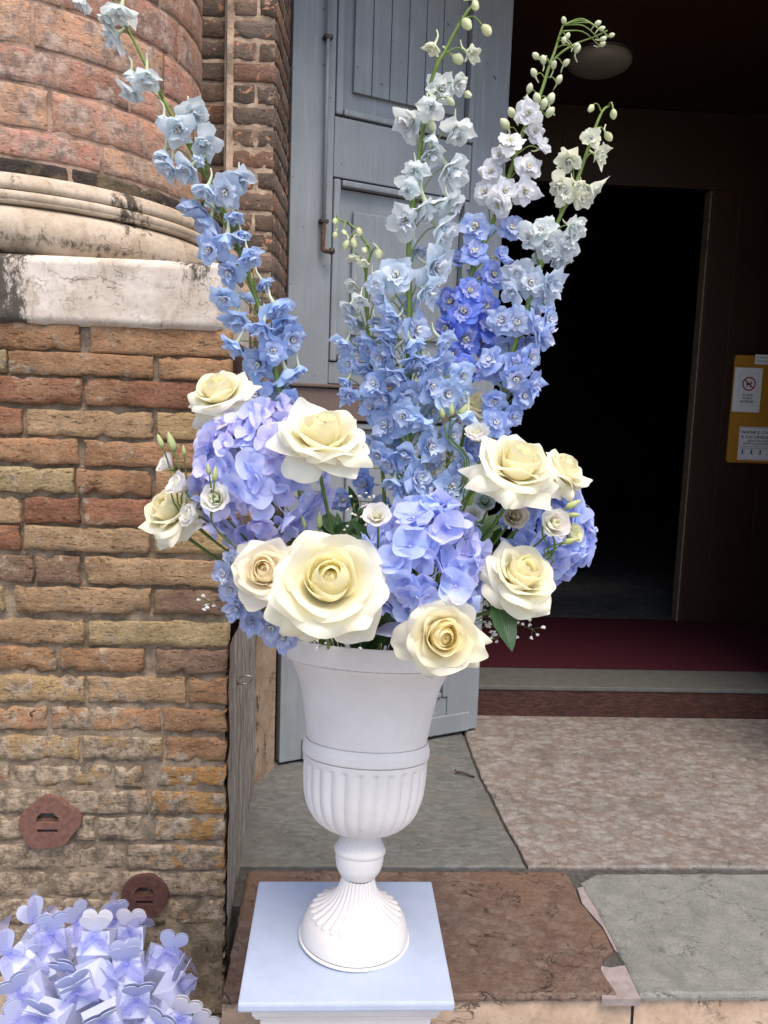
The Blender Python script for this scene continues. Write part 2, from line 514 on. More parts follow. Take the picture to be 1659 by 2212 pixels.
M['slab_green'] = marble_mat("grey green stone", (0.205, 0.21, 0.19), (0.168, 0.174, 0.157), (0.07, 0.07, 0.06), 18, 0.5, relief=0.6, nod=.2)
M['step_face'] = limestone_mat("cracked beige step", (0.5, 0.38, 0.29), (0.40, 0.29, 0.21), crack=9, cw=.028)
M['filler'] = simple("pinkish cement", (0.26, 0.22, 0.215), 0.85, 0.2, 0.15, 40, 0.5)
M['dark_filler'] = simple("dirt in the joints", (0.07, 0.065, 0.06), 0.95, 0.1, 0.3, 60, 0.8)
M['red_marble'] = marble_mat("red marble riser", (0.072, 0.026, 0.017), (0.04, 0.014, 0.009), (0.01, 0.005, 0.005), 34, 0.4, squash=(.5, 1, 1.6))
M['carpet'] = simple("dark red carpet", (0.05, 0.010, 0.016), 0.95, 0.1, 0.2, 200, 0.5)
M['floor_dark'] = marble_mat("dim church floor", (0.10, 0.10, 0.10), (0.065, 0.065, 0.065), (0.04, 0.04, 0.04), 9, 0.4)
M['threshold'] = simple("grey threshold stone", (0.10, 0.10, 0.09), 0.6, 0.3, 0.12, 25, 0.3)
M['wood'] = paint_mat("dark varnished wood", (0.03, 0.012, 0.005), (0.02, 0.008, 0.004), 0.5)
M['woodedge'] = simple("wood edge highlight", (0.16, 0.11, 0.07), 0.6, 0.3, 0.3, 60)  # lighter colour paints in the light caught by the door edge
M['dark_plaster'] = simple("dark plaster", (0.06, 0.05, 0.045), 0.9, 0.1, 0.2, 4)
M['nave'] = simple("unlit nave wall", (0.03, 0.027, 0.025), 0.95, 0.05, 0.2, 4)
M['lampglass'] = simple("opal lamp glass", (0.2, 0.185, 0.145), 0.4, 0.4, 0.05, 10)
M['street'] = marble_mat("street paving", (0.36, 0.33, 0.3), (0.28, 0.25, 0.22), (0.1, 0.09, 0.08), 8, 0.7)
M['facade'] = mortar_mat("facade brickwork", (0.26, 0.18, 0.13))
M['yellow'] = simple("yellow board", (0.42, 0.19, 0.02), 0.5, 0.3, 0.06, 8)
M['paper'] = simple("white paper", (0.78, 0.75, 0.74), 0.6, 0.3, 0.03, 20)
M['ink'] = simple("black ink", (0.02, 0.02, 0.02), 0.7, 0.2)
M['redink'] = simple("red ink", (0.35, 0.02, 0.04), 0.7, 0.2)
M['greyink'] = simple("grey ink", (0.25, 0.25, 0.25), 0.7, 0.2)
M['pinkink'] = simple("pink rule", (0.6, 0.25, 0.25), 0.7, 0.2)
t = NT("chalk white urn")
p_ = t.pos()
a_ = t.noise(p_, 9, 5); b_ = t.noise(p_, 130, 4, .7); k_ = t.noise(t.stretch(p_, (1, 1, 2)), 48, 4, .6)
c_ = t.mix(t.step(a_, .35, .65), (0.69, 0.66, 0.65), (0.64, 0.61, 0.595))
c_ = t.mix(t.step(k_, .715, .75), c_, (0.42, 0.41, 0.44))
M['urn'] = t.surf(c_, 0.62, t.bump(t.math('ADD', b_, t.math('MULTIPLY', a_, 2.0)), 0.22, 0.0015), 0.3)
t = NT("sky tinted pedestal paint")
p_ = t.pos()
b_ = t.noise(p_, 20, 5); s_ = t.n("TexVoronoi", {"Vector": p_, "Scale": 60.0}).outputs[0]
c_ = t.mix(t.step(b_, .35, .65), (0.40, 0.46, 0.60), (0.37, 0.43, 0.56))  # pale blue stands in for the sky reflected in the white paint
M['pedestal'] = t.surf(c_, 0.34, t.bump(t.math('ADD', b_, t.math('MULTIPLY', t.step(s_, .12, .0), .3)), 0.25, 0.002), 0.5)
M['rose'] = petal_mat("rose petal", 'rose')
M['hyd'] = petal_mat("hydrangea petal", 'hyd')
M['delph'] = petal_mat("delphinium petal", 'delph')
t = NT("green stem")
v_ = t.n("SeparateXYZ", {0: t.n("UVMap").outputs[0]}).outputs[1]
oc_ = t.n("ObjectInfo").outputs["Color"]
c_ = t.mix(t.step(t.noise(t.pos(), 60), .35, .65), oc_, t.mix(1.0, oc_, (.7, .72, .6), 'MULTIPLY'))
M['stem'] = t.surf(c_, 0.5, None, 0.35)
t = NT("flower bud")
oc_ = t.n("ObjectInfo").outputs["Color"]
v_ = t.n("SeparateXYZ", {0: t.n("UVMap").outputs[0]}).outputs[1]
c_ = t.mix(t.step(v_, .1, .9), t.mix(.4, oc_, (.3, .38, .12)), oc_)
b1 = t.n("BsdfPrincipled", {"Base Color": c_, "Roughness": .5, "Specular IOR Level": .3})
b2 = t.n("BsdfTranslucent", {"Color": c_})
ms_ = t.n("MixShader", {0: .25, 1: b1.outputs[0], 2: b2.outputs[0]})
t.t.links.new(ms_.outputs[0], t.out.inputs[0])
M['bud'] = t.m
t = NT("leaf")
uv_ = t.n("UVMap").outputs[0]
s_ = t.n("SeparateXYZ", {0: uv_})
w_ = t.n("TexWave", {"Vector": t.stretch(uv_, (1, 1, 1), (0, 0, .7)), "Scale": 4.0, "Distortion": 1.0}).outputs[1]
mid_ = t.step(t.math('ABSOLUTE', t.math('SUBTRACT', s_.outputs[0], .5)), .03, .0)
c_ = t.mix(t.step(w_, .0, .5), (0.035, 0.085, 0.03), (0.022, 0.06, 0.02))
c_ = t.mix(mid_, c_, (0.09, 0.15, 0.06))
lb = t.n("BsdfPrincipled", {"Base Color": c_, "Roughness": .4, "Specular IOR Level": .45, "Normal": t.bump(w_, .3, .001)})
lt = t.n("BsdfTranslucent", {"Color": (.06, .13, .02, 1)})
ms_ = t.n("MixShader", {0: .2, 1: lb.outputs[0], 2: lt.outputs[0]})
t.t.links.new(ms_.outputs[0], t.out.inputs[0])
M['leaf'] = t.m
M['white_tiny'] = simple("tiny white blossom", (0.78, 0.77, 0.74), 0.7, 0.2, 0.08, 100)
M['foam'] = simple("wet floral foam", (0.025, 0.04, 0.02), 0.9, 0.1, 0.3, 80, 0.5)
M['satin'] = simple("lilac satin", (0.55, 0.53, 0.72), 0.4, 0.4, 0.05, 20)
M['card'] = simple("white card", (0.47, 0.505, 0.69), 0.5, 0.3, 0.02, 20)  # bluish tone stands in for blue skylight on the white card
M['organza'] = organza_mat()
M['wicker'] = simple("white wicker", (0.3, 0.25, 0.19), 0.7, 0.2, 0.2, 60, 0.5)
M['plate'] = simple("oxide red iron plate", (0.095, 0.045, 0.038), 0.85, 0.2, 0.22, 90, 0.6)
M['plate_pink'] = simple("pinkish mortared plate", (0.17, 0.088, 0.07), 0.9, 0.15, 0.2, 70, 0.7)
M['twig'] = simple("dry twig", (0.07, 0.05, 0.04), 0.9, 0.1, 0.3, 80, 0.5)


# ------------------------------------------------------------------ bricks
def brick_mesh(w, h, depth, fn, seed, nx=None, nz=4, bev=0.004, rough=0.0025):
    """one irregular brick; local x in [0,w], z in [0,h], y=0 front; fn maps (x,y,z) to place"""
    if nx is None: nx = max(4, min(16, int(w / 0.019)))
    vs, fs = [], []
    W, H = nx + 3, nz + 3            # grid with a bevel ring
    sx, sz = seed * 7.13, seed * 3.71
    xs = [0, bev] + [bev + (w - 2 * bev) * i / nx for i in range(1, nx)] + [w - bev, w]
    zs = [0, bev] + [bev + (h - 2 * bev) * i / nz for i in range(1, nz)] + [h - bev, h]
    nxx, nzz = len(xs), len(zs)
    for j, z in enumerate(zs):
        for i, x in enumerate(xs):
            b = (i in (0, nxx - 1)) or (j in (0, nzz - 1))
            wob = mnoise.noise(Vector((x * 22 + sx, z * 30 + sz, 0.3)))
            wob2 = mnoise.noise(Vector((x * 70 + sx, z * 70 + sz, 4.3)))
            y = (bev * 0.9 if b else 0) + wob * rough * 1.1 + wob2 * rough * 0.7
            xx = x + (mnoise.noise(Vector((sx, z * 45 + sz, 9.1))) * rough * 1.2 if i in (0, 1) else (mnoise.noise(Vector((sx + 5, z * 45, 2.2))) * rough * 1.2 if i >= nxx - 2 else 0))
            zz = z + mnoise.noise(Vector((x * 26 + sx, j * 3.0, 5.5))) * rough * (1.3 if j in (0, 1, nzz - 2, nzz - 1) else 0)
            ch = max(0.0, mnoise.noise(Vector((x * 48 + sx, z * 48 + sz, 7.7))) - .18) * rough * 5
            if j <= 1: zz += ch
            elif j >= nzz - 2: zz -= ch
            if i <= 1: xx += ch * .8
            elif i >= nxx - 2: xx -= ch * .8
            if ch > 0 and (b or i in (1, nxx - 2) or j in (1, nzz - 2)): y += ch * .6
            vs.append((xx, y, zz))
    idx = lambda i, j: j * nxx + i
    for j in range(nzz - 1):
        for i in range(nxx - 1):
            fs.append((idx(i, j), idx(i + 1, j), idx(i + 1, j + 1), idx(i, j + 1)))
    ring = [idx(i, 0) for i in range(nxx)] + [idx(nxx - 1, j) for j in range(1, nzz)] + [idx(i, nzz - 1) for i in range(nxx - 2, -1, -1)] + [idx(0, j) for j in range(nzz - 2, 0, -1)]
    b0 = len(vs)
    for k in ring:
        x, y, z = vs[k]
        vs.append((x, depth, z))
    for a in range(len(ring)):
        b = (a + 1) % len(ring)
        fs.append((ring[b], ring[a], b0 + a, b0 + b))
    return mesh("brick", [fn(*v) for v in vs], fs)


def wall_grid(fn, x0, x1, z0, z1, nx, nz, amp, freq, seed, rec=lambda x, z: 0.0):
    vs, fs = [], []
    for j in range(nz + 1):
        for i in range(nx + 1):
            x = x0 + (x1 - x0) * i / nx; z = z0 + (z1 - z0) * j / nz
            y = rec(x, z) + amp * mnoise.noise(Vector((x * freq, z * freq, seed))) + amp * .6 * mnoise.noise(Vector((x * freq * 3, z * freq * 3, seed + 3)))
            vs.append(fn(x, y, z))
    for j in range(nz):
        for i in range(nx):
            a = j * (nx + 1) + i
            fs.append((a, a + 1, a + nx + 2, a + nx + 1))
    return mesh("mortar", vs, fs)


# ------------------------------------------------------------------ ground and steps
STEP = 0.185
def plane_obj(name, x0, x1, y0, y1, z, mat):
    return tag(obj(name, mesh(name, [(x0, y0, z), (x1, y0, z), (x1, y1, z), (x0, y1, z)], [(0, 1, 2, 3)], smooth=False), mat), kind='structure')


GZ = -0.06
plane_obj('street', -60, 60, -60, 1.99, GZ, M['street'])

WY = 2.0                                         # plane of the brick plinth
CX = P(487, 1700, WY).x                          # its right-hand corner
yf = G(1100, 2150, STEP).y                       # front edge of the step

step = thing('doorstep', 'wide stone doorstep of worn slabs in front of the dark doorway', 'doorstep', (0.5, yf, GZ))
step['kind'] = 'structure'


def rel(root, pts):
    return [Vector(p) - Vector(root.location) for p in pts]


def slab(root, name, pix, mat, label, top=STEP, thick=0.13, gap=0.0):
    """a paving slab given by its outline on the step, extruded down with softened worn edges"""
    poly = [G(x, y, top) for x, y in pix]
    return slab_w(root, name, poly, mat, label, thick)


def slab_w(root, name, poly, mat, label, thick=0.13, bev=0.006):
    bm = bmesh.new()
    dense = []
    n = len(poly)
    for i in range(n):
        a, b = Vector(poly[i]), Vector(poly[(i + 1) % n])
        L = (b - a).length
        k = max(1, int(L / 0.022))
        for q in range(k):
            dense.append(a.lerp(b, q / k))
    vs = []
    for p in dense:
        w = Vector((mnoise.noise(p * 16), mnoise.noise(p * 16 + Vector((7, 3, 1))), 0)) * 0.004 + Vector((mnoise.noise(p * 70), mnoise.noise(p * 70 + Vector((2, 9, 1))), 0)) * 0.0035
        vs.append(bm.verts.new(p + w))
    f = bm.faces.new(vs)
    f.normal_update()
    if f.normal.z < 0: f.normal_flip()
    r = bmesh.ops.extrude_face_region(bm, geom=[f])
    dn = [g for g in r['geom'] if isinstance(g, bmesh.types.BMVert)]
    # the original face stays on top, the copy goes down
    for v in dn: v.co.z -= thick
    bmesh.ops.recalc_face_normals(bm, faces=bm.faces[:])
    top_edges = [e for e in bm.edges if all(abs(v.co.z - poly[0].z) < 1e-5 for v in e.verts) and len(e.link_faces) == 2]
    bmesh.ops.bevel(bm, geom=top_edges, offset=bev, segments=2, profile=0.5, affect='EDGES')
    loc = Vector(root.location)
    for v in bm.verts: v.co -= loc
    me = bpy.data.meshes.new(name)
    bm.to_mesh(me); bm.free()
    o = obj(name, me, mat, root)
    if label: o['label'] = label
    return o


YB = 1872   # joint between back and front rows (picture row at x~1140)
j_back = G(1140, 1871, STEP).y
j_front = G(1140, 1881, STEP).y
y_ris = G(1300, 1549, STEP).y
slab_w(step, 'slab', [Vector((G(1138, 1870, STEP).x + .004, j_back, STEP)), Vector((2.3, j_back, STEP)), Vector((2.3, y_ris + .05, STEP)), Vector((G(1006, 1590, STEP).x, y_ris + .05, STEP)), G(1040, 1680, STEP)], M['slab_pink'], 'large pink mottled marble slab before the threshold')
slab_w(step, 'slab', [Vector((G(540, 1850, STEP).x - .03, j_back, STEP)), Vector((G(1138, 1870, STEP).x - .004, j_back, STEP)), G(1035, 1680, STEP), Vector((G(1000, 1590, STEP).x, y_ris + .05, STEP)), Vector((-0.5, y_ris + .05, STEP))], M['slab_grey'], 'grey worn slab under the open shutter')
XL = CX + 0.03
slab_w(step, 'slab', [Vector((XL, yf, STEP)), Vector((G(1372, 2160, STEP).x - .035, yf, STEP)), G(1296, 2085, STEP), G(1326, 2050, STEP), G(1300, 2000, STEP), G(1255, 1950, STEP), G(1243, 1915, STEP), Vector((G(1222, 1881, STEP).x, j_front, STEP)), Vector((XL, j_front, STEP))], M['slab_brown'], 'red brown marble slab behind the pedestal', thick=.016, bev=0.009)
slab_w(step, 'slab', [Vector((G(1386, 2160, STEP).x, yf, STEP)), Vector((2.3, yf, STEP)), Vector((2.3, j_front, STEP)), Vector((G(1278, 1881, STEP).x + .01, j_front - .012, STEP)), G(1252, 1905, STEP), G(1300, 1985, STEP), G(1345, 2075, STEP)], M['slab_green'], 'grey green slab at the front right', thick=.016, bev=0.009)
mb = MB()
for pix in ([(1247, 1918), (1262, 1915), (1300, 1985), (1338, 2060), (1328, 2052), (1302, 2002), (1258, 1952)], [(1298, 2086), (1318, 2090), (1350, 2085), (1384, 2158), (1300, 2158)]):
    mb.prism([Vector(q) - Vector(step.location) for q in (G(x, y, STEP - 0.004) for x, y in pix)], (0, 0, 0), (0, 0, -0.018))
mb.build('joint_filler', M['filler'], step)
mb = MB()
mb.box((XL - .5 + .01, 0.015, 0.03), (2.3 - .5, y_ris - yf, STEP - GZ - 0.012))
mb.box((-1.0, WY + .12 - yf, 0.03), (XL - .5 + .009, y_ris - yf, STEP - GZ - 0.012))
mb.build('bedding', M['dark_filler'], step)
# front face of the step: two riser blocks of cracked beige stone
for i, (a, b) in enumerate(((XL, G(1378, 2160, STEP).x - .004), (G(1378, 2160, STEP).x + .004, 2.3))):
    me = wall_grid(lambda x, y, z: Vector((x, y, z)) - Vector(step.location), a, b, GZ, STEP - 0.017, 40, 10, 0.004, 18, 2.0 + i, rec=lambda x, z: yf + .006 + .02 * (z / STEP - .5) ** 2)
    obj('riser_block', me, M['step_face'], step)

# ------------------------------------------------------------------ threshold, vestibule and nave
z_th = STEP + 0.145
y_car = G(1300, 1446, z_th).y
y_bus = G(1300, 1344, z_th).y
thr = thing('threshold', 'red marble threshold step under its grey stone tread', 'threshold', (0.8, y_ris, STEP))
thr['kind'] = 'structure'
MB().box((-1.3, 0.0, -.03), (2.0, y_bus - y_ris - .3, z_th - STEP - .022)).build('riser', M['red_marble'], thr)
MB().box((-1.3, -.006, z_th - STEP - .02), (2.0, y_car - y_ris + .25, z_th - STEP), 0.004).build('tread', M['threshold'], thr)
car = tag(obj('carpet', MB().box((-0.5, y_car, z_th + .001), (2.83, y_bus + .06, z_th + .009), 0.002).mesh('carpet'), M['carpet']), 'dark red carpet strip lying behind the grey threshold', 'carpet')
plane_obj('church_floor', -3, 5, y_bus - .3, 12, z_th - .004, M['floor_dark'])

z_ceil = P(1295, 120, y_bus - .62).z
ves = thing('vestibule_wall', 'dark plastered walls of the porch behind the open shutter', 'wall', (0.7, 3.4, 0))
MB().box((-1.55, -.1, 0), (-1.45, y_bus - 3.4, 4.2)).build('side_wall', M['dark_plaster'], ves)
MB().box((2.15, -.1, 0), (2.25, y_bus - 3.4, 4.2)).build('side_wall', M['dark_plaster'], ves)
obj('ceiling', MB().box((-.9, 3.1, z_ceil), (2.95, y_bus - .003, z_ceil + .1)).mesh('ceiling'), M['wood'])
tag(bpy.data.objects['ceiling'], kind='structure')

# wooden inner porch with doorway
xj0, xj1 = P(1461, 1335, y_bus).x, None
z_lin = P(1300, 398, y_bus).z
z_lt = P(1300, 283, y_bus).z
xl = P(985, 1200, y_bus).x
bus = thing('wooden_porch', 'dark brown wooden inner porch framing the black doorway', 'porch', (xj0, y_bus, z_th))
L_ = bus.location
def bbox(root, name, a, b, mat, bev=0.004):
    return MB().box(tuple(Vector(a) - Vector(root.location)), tuple(Vector(b) - Vector(root.location)), bev).build(name, mat, root)
bbox(bus, 'panel', (xj0 + .014, y_bus, z_th + .012), (xj0 + .17, y_bus + .06, z_lin + .0), M['wood'])
bbox(bus, 'panel', (xj0 + .172, y_bus + .006, z_th + .012), (xj0 + .42, y_bus + .06, z_ceil - .002), M['wood'])
bbox(bus, 'panel', (xj0 + .422, y_bus + .002, z_th + .012), (2.84, y_bus + .06, z_ceil - .002), M['wood'])
bbox(bus, 'door_edge', (xj0, y_bus + .004, z_th + .012), (xj0 + .012, y_bus + .08, z_lin - .002), M['woodedge'])
bbox(bus, 'lintel', (-.75, y_bus - .004, z_lin), (xj0 + .17, y_bus + .06, z_lt), M['wood'])
bbox(bus, 'transom', (-.75, y_bus + .004, z_lt + .002), (xj0 + .17, y_bus + .06, z_ceil - .002), M['wood'])
bbox(bus, 'panel', (-.75, y_bus, z_th + .012), (xl, y_bus + .06, z_lin - .003), M['wood'])
x_mid = P(1395, 330, y_bus).x
bbox(bus, 'batten', (P(1213, 330, y_bus).x, y_bus - .012, z_lin + .01), (P(1213, 330, y_bus).x + .012, y_bus - .004, z_lt), M['wood'], 0.002)
MB().tube([Vector(P(1553, 545, y_bus)) - L_ + Vector((-.08, -.02, 0)), Vector(P(1553, 545, y_bus)) - L_ + Vector((-.08, -.02, .06))], .006).build('hinge', M['iron'], bus)
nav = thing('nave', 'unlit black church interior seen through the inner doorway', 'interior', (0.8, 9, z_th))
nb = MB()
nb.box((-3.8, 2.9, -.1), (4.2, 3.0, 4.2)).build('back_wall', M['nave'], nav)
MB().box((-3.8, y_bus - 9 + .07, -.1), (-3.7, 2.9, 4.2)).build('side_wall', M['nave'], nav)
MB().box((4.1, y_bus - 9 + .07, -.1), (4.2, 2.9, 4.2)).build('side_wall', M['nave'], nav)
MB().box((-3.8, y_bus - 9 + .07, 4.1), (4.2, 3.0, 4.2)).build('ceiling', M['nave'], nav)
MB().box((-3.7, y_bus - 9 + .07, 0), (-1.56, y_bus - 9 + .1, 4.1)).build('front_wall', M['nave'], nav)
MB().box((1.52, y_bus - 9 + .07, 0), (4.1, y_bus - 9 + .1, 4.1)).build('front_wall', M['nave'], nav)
for xx in (-.55, 1.15):
    pw = thing('pew', 'dark wooden pew barely visible inside the church' if xx < 0 else 'dark wooden pew inside the church, nearer the porch panel', 'pew', (xx + .3, 7.6, z_th))
    MB().box((-.6, 0, .38), (.6, .34, .42), .005).build('seat', M['wood'], pw)
    MB().box((-.6, .35, .38), (.6, .38, .9), .005).build('backrest', M['wood'], pw)
    for s in (-.58, .54): MB().box((s, .002, 0), (s + .04, .349, .378), .004).build('side_panel', M['wood'], pw)

# ceiling lamp: a flat opal disc
lp = P(1295, 120, y_bus - .62)
lamp = thing('ceiling_lamp', 'round opal ceiling lamp, unlit, high in the dark porch', 'lamp', (lp.x, lp.y, z_ceil))
v, f, u = lathe([(0.001, -.075), (.06, -.074), (.115, -.066), (.145, -.05), (.155, -.03), (.15, -.012)], 40)
MB().add(v, f, u).build('lamp_shade', M['lampglass'], lamp, smooth=True)
v, f, u = lathe([(.15, -.012), (.162, -.012), (.162, -.001), (.05, -.001)], 40)
MB().add(v, f, u).build('lamp_base', M['iron'], lamp, smooth=True)


# notices
def text_mesh(s, size, align='CENTER'):
    c = bpy.data.curves.new("txt", 'FONT')
    c.body = s; c.size = size; c.align_x = align; c.resolution_u = 2
    c.fill_mode = 'FRONT'
    o = bpy.data.objects.new("txt", c)
    COL.objects.link(o)
    bpy.context.view_layer.update()
    me = bpy.data.meshes.new_from_object(o.evaluated_get(bpy.context.evaluated_depsgraph_get()))
    bpy.data.objects.remove(o)
    vs = [(v.co.x, 0, v.co.y) for v in me.vertices]
    fs = [tuple(p.vertices) for p in me.polygons]
    return vs, fs


def add_text(mb, s, x, z, size, y, align='CENTER', bold=0.0, sx=1.0):
    vs, fs = text_mesh(s, size, align)
    for k in ((0, 0), (bold, 0), (-bold, 0), (0, bold), (0, -bold)) if bold else ((0, 0),):
        mb.add([(a * sx + x + k[0], y - (abs(k[0]) + 2 * abs(k[1]) + (k[0] > 0) * .1 * bold + (k[1] > 0) * .1 * bold) * .2, c + z + k[1]) for a, b, c in vs], [tuple(reversed(q)) for q in fs] if False else fs)


def round_rect(w, h, r, n=6):
    pts = []
    for cx, cz, a0 in ((w - r, r, -90), (w - r, h - r, 0), (r, h - r, 90), (r, r, 180)):
        for k in range(n + 1):
            a = math.radians(a0 + 90 * k / n)
            pts.append((cx + r * math.cos(a), cz + r * math.sin(a)))
    return pts


b0 = P(1566, 998, y_bus); b1 = P(1582, 767, y_bus)
bh = b1.z - b0.z; bw = .46
board = thing('notice_board', 'yellow notice board with rounded corners on the dark porch panel', 'notice board', (b0.x, y_bus - .004, b0.z))
MB().prism([Vector((x, 0, z)) for x, z in round_rect(bw, bh, .018)], (0, 0, 0), (0, -.012, 0)).build('panel', M['yellow'], board)
pxm = y_bus / F
def notice(px0, py0, px1, py1, name, label, wfix=None):
    a = P(px0, py0, y_bus); b = P(px1, py1, y_bus)
    w = wfix or (b.x - a.x); h = b.z - a.z
    r = thing(name, label, 'notice', (a.x, y_bus - .0165, a.z))
    MB().prism([Vector((0, 0, 0)), Vector((w, 0, 0)), Vector((w, 0, h)), Vector((0, 0, h))], (0, 0, 0), (0, -.002, 0)).build('sheet', M['paper'], r)
    return r, w, h
r, w, h = notice(1577, 889, 1645, 796, 'notice', 'white no dogs notice with red ring on the yellow board')
w = .068 / .068 * w
mb = MB()
cx_, cz_, R_ = w * .54, h * .64, w * .245
vs, fs = [], []
for k in range(40):
    a = 2 * math.pi * k / 40
    vs += [(cx_ + R_ * math.cos(a), -.0032, cz_ + R_ * math.sin(a)), (cx_ + R_ * .8 * math.cos(a), -.0032, cz_ + R_ * .8 * math.sin(a))]
for k in range(40):
    a, b = 2 * k, 2 * ((k + 1) % 40)
    fs.append((a, b, b + 1, a + 1))
mb.add(vs, fs)
dv = Vector((math.cos(math.radians(-42)), 0, math.sin(math.radians(-42)))); nv = Vector((-dv.z, 0, dv.x)) * R_ * .09
cc = Vector((cx_, -.0038, cz_))
mb.add([cc - dv * R_ * .85 - nv, cc + dv * R_ * .85 - nv, cc + dv * R_ * .85 + nv, cc - dv * R_ * .85 + nv], [(0, 1, 2, 3)])
mb.build('red_ring', M['redink'], r)
mb = MB()
dog = [(-.55, .1), (-.45, .18), (.05, .12), (.28, .2), (.4, .5), (.5, .42), (.72, .3), (.7, .2), (.5, .18), (.45, .05), (.36, -.2), (.42, -.62), (.3, -.62), (.2, -.15), (-.2, -.12), (-.28, -.3), (-.2, -.62), (-.34, -.62), (-.45, -.25), (-.5, -.02), (-.6, .3), (-.66, .28)]
mb.add([(cx_ + a * R_ * .75, -.0029, cz_ + b * R_ * .85 - R_ * .05) for a, b in dog], [tuple(range(len(dog)))])
for i, s in enumerate(("IO NON", "POSSO", "ENTRARE")):
    add_text(mb, s, cx_ - .003, h * .36 - i * h * .073, h * .072, -.003, bold=.0004)
mb.build('lettering', M['ink'], r)
mb = MB()
x0_, x1_, z0_, z1_ = w * .2, w * .86, h * .17, h * .86
for a, b in (((x0_, z0_), (x1_, z0_ + .001)), ((x0_, z1_), (x1_, z1_ + .001)), ((x0_, z0_), (x0_ + .001, z1_)), ((x1_, z0_), (x1_ + .001, z1_))):
    mb.add([(a[0], -.0028, a[1]), (b[0], -.0028, a[1]), (b[0], -.0028, b[1]), (a[0], -.0028, b[1])], [(0, 1, 2, 3)])
for a, b in ((.05, .04), (.95, .04), (.05, .96), (.95, .96)):
    mb.ball((w * a, -.003, h * b), .0028, 1, .3, 1, 8, 4)
mb.build('border', M['greyink'], r)
r, w, h = notice(1589, 993, 1700, 925, 'notice', 'white dress code notice in Italian low on the yellow board', .27)
mb = MB()
add_text(mb, "“ANCHE IL CORPO HA", w * .49, h * .80, h * .125, -.003, bold=.0005)
add_text(mb, "IL SUO LINGUAGGIO”", w * .5, h * .66, h * .125, -.003, bold=.0005)
add_text(mb, "VESTI CON DIGNITÀ E", w * .5, h * .555, h * .085, -.003, bold=.0003)
add_text(mb, "RISPETTA IL LUOGO SACRO", w * .49, h * .47, h * .085, -.003, bold=.0003)
for k in range(5):      # little garment pictograms
    x = w * (.1 + .2 * k); z = h * .25
    g = [(-.5, .9), (-.2, .5), (-.25, -.2), (-.6, -.9), (-.1, -.45), (.1, -.45), (.6, -.9), (.25, -.2), (.2, .5), (.5, .9), (.12, .65), (-.12, .65)]
    mb.add([(x + a * h * .09, -.003, z + b * h * .11) for a, b in g], [tuple(range(len(g)))])
mb.build('lettering', M['ink'], r)
mb = MB()
for k in range(2):
    for q in range(13):
        x = w * (.06 + .068 * q)
        mb.add([(x, -.003, h * (.405 - .05 * k)), (x + w * .05, -.003, h * (.405 - .05 * k)), (x + w * .05, -.003, h * (.425 - .05 * k)), (x, -.003, h * (.425 - .05 * k))], [(0, 1, 2, 3)])
mb.build('small_print', M['greyink'], r)
mb = MB()
for a, b in (((.02, .02), (.98, .035)), ((.02, .965), (.98, .98)), ((.02, .035), (.027, .965))):
    mb.add([(w * a[0], -.0028, h * a[1]), (w * b[0], -.0028, h * a[1]), (w * b[0], -.0028, h * b[1]), (w * a[0], -.0028, h * b[1])], [(0, 1, 2, 3)])
mb.build('border', M['pinkink'], r)
r, w, h = notice(1627, 787, 1700, 769, 'notice', 'small grey printed strip at the top of the yellow board', .2)
mb = MB()
for k in range(2):
    for q in range(12):
        mb.add([(w * (.06 + .075 * q), -.003, h * (.25 + .4 * k)), (w * (.1 + .075 * q), -.003, h * (.25 + .4 * k)), (w * (.1 + .075 * q), -.003, h * (.4 + .4 * k)), (w * (.06 + .075 * q), -.003, h * (.4 + .4 * k))], [(0, 1, 2, 3)])
mb.build('small_print', M['greyink'], r)

# ------------------------------------------------------------------ brick plinth (left)
z_s0 = P(240, 708, WY).z       # underside of the white slab
z_s1 = P(240, 557, WY).z       # top of the white slab
XW = -2.3
pl = thing('brick_plinth', 'old brick plinth of mixed ochre and red bricks under the column', 'wall', (CX, WY, 0))
PL = Vector(pl.location)
rows = [(703, 762, [171, 194], 0), (766, 814, [15, 330, 342], 1), (820, 878, [177, 183], 2), (888, 945, [329, 338], 3), (952, 1007, [167, 180], 0),
        (1014, 1069, [161, 325, 335], 1), (1079, 1135, [43, 54, 170, 176, 330, 338], 2), (1141, 1193, [321, 334], 3), (1205, 1263, [70, 78, 170, 182], 5),
        (1271, 1325, [8, 32, 324, 332], 5), (1341, 1394, [179, 191], 5), (1402, 1453, [120, 128, 311, 337], 6), (1464, 1519, [180, 188, 400, 408], 6), (1531, 1579, [100, 110, 345, 352], 6),
        (1592, 1643, [170, 178, 350, 357], 6), (1655, 1699, [20, 28, 240, 247, 308, 337], 6), (1709, 1758, [130, 138, 318, 327], 6), (1766, 1815, [60, 68, 205, 212, 307, 335], 6),
        (1826, 1878, [160, 168, 270, 277], 6), (1884, 1937, [50, 58, 255, 263], 6), (1943, 1998, [180, 186, 355, 361], 7), (2008, 2061, [90, 98, 340, 347], 7),
        (2067, 2112, [200, 207, 400, 405], 7), (2117, 2166, [110, 116, 360, 366, 430, 444], 7), (2176, 2225, [60, 66, 250, 257, 420, 427], 7)]
bcols = {'ochre': (0.42, 0.295, 0.155), 'tan': (0.40, 0.27, 0.16), 'red': (0.275, 0.135, 0.083), 'orange': (0.365, 0.21, 0.118), 'brown': (0.245, 0.16, 0.115), 'olive': (0.37, 0.285, 0.16)}
pick = {0: ['orange', 'tan', 'orange'], 1: ['olive', 'orange', 'orange', 'orange'], 2: ['tan', 'red', 'red', 'orange'], 3: ['ochre', 'red', 'tan'], 5: ['brown', 'olive', 'tan', 'orange'], 6: ['tan', 'orange', 'brown', 'orange', 'ochre'], 7: ['brown', 'olive', 'brown', 'tan']}
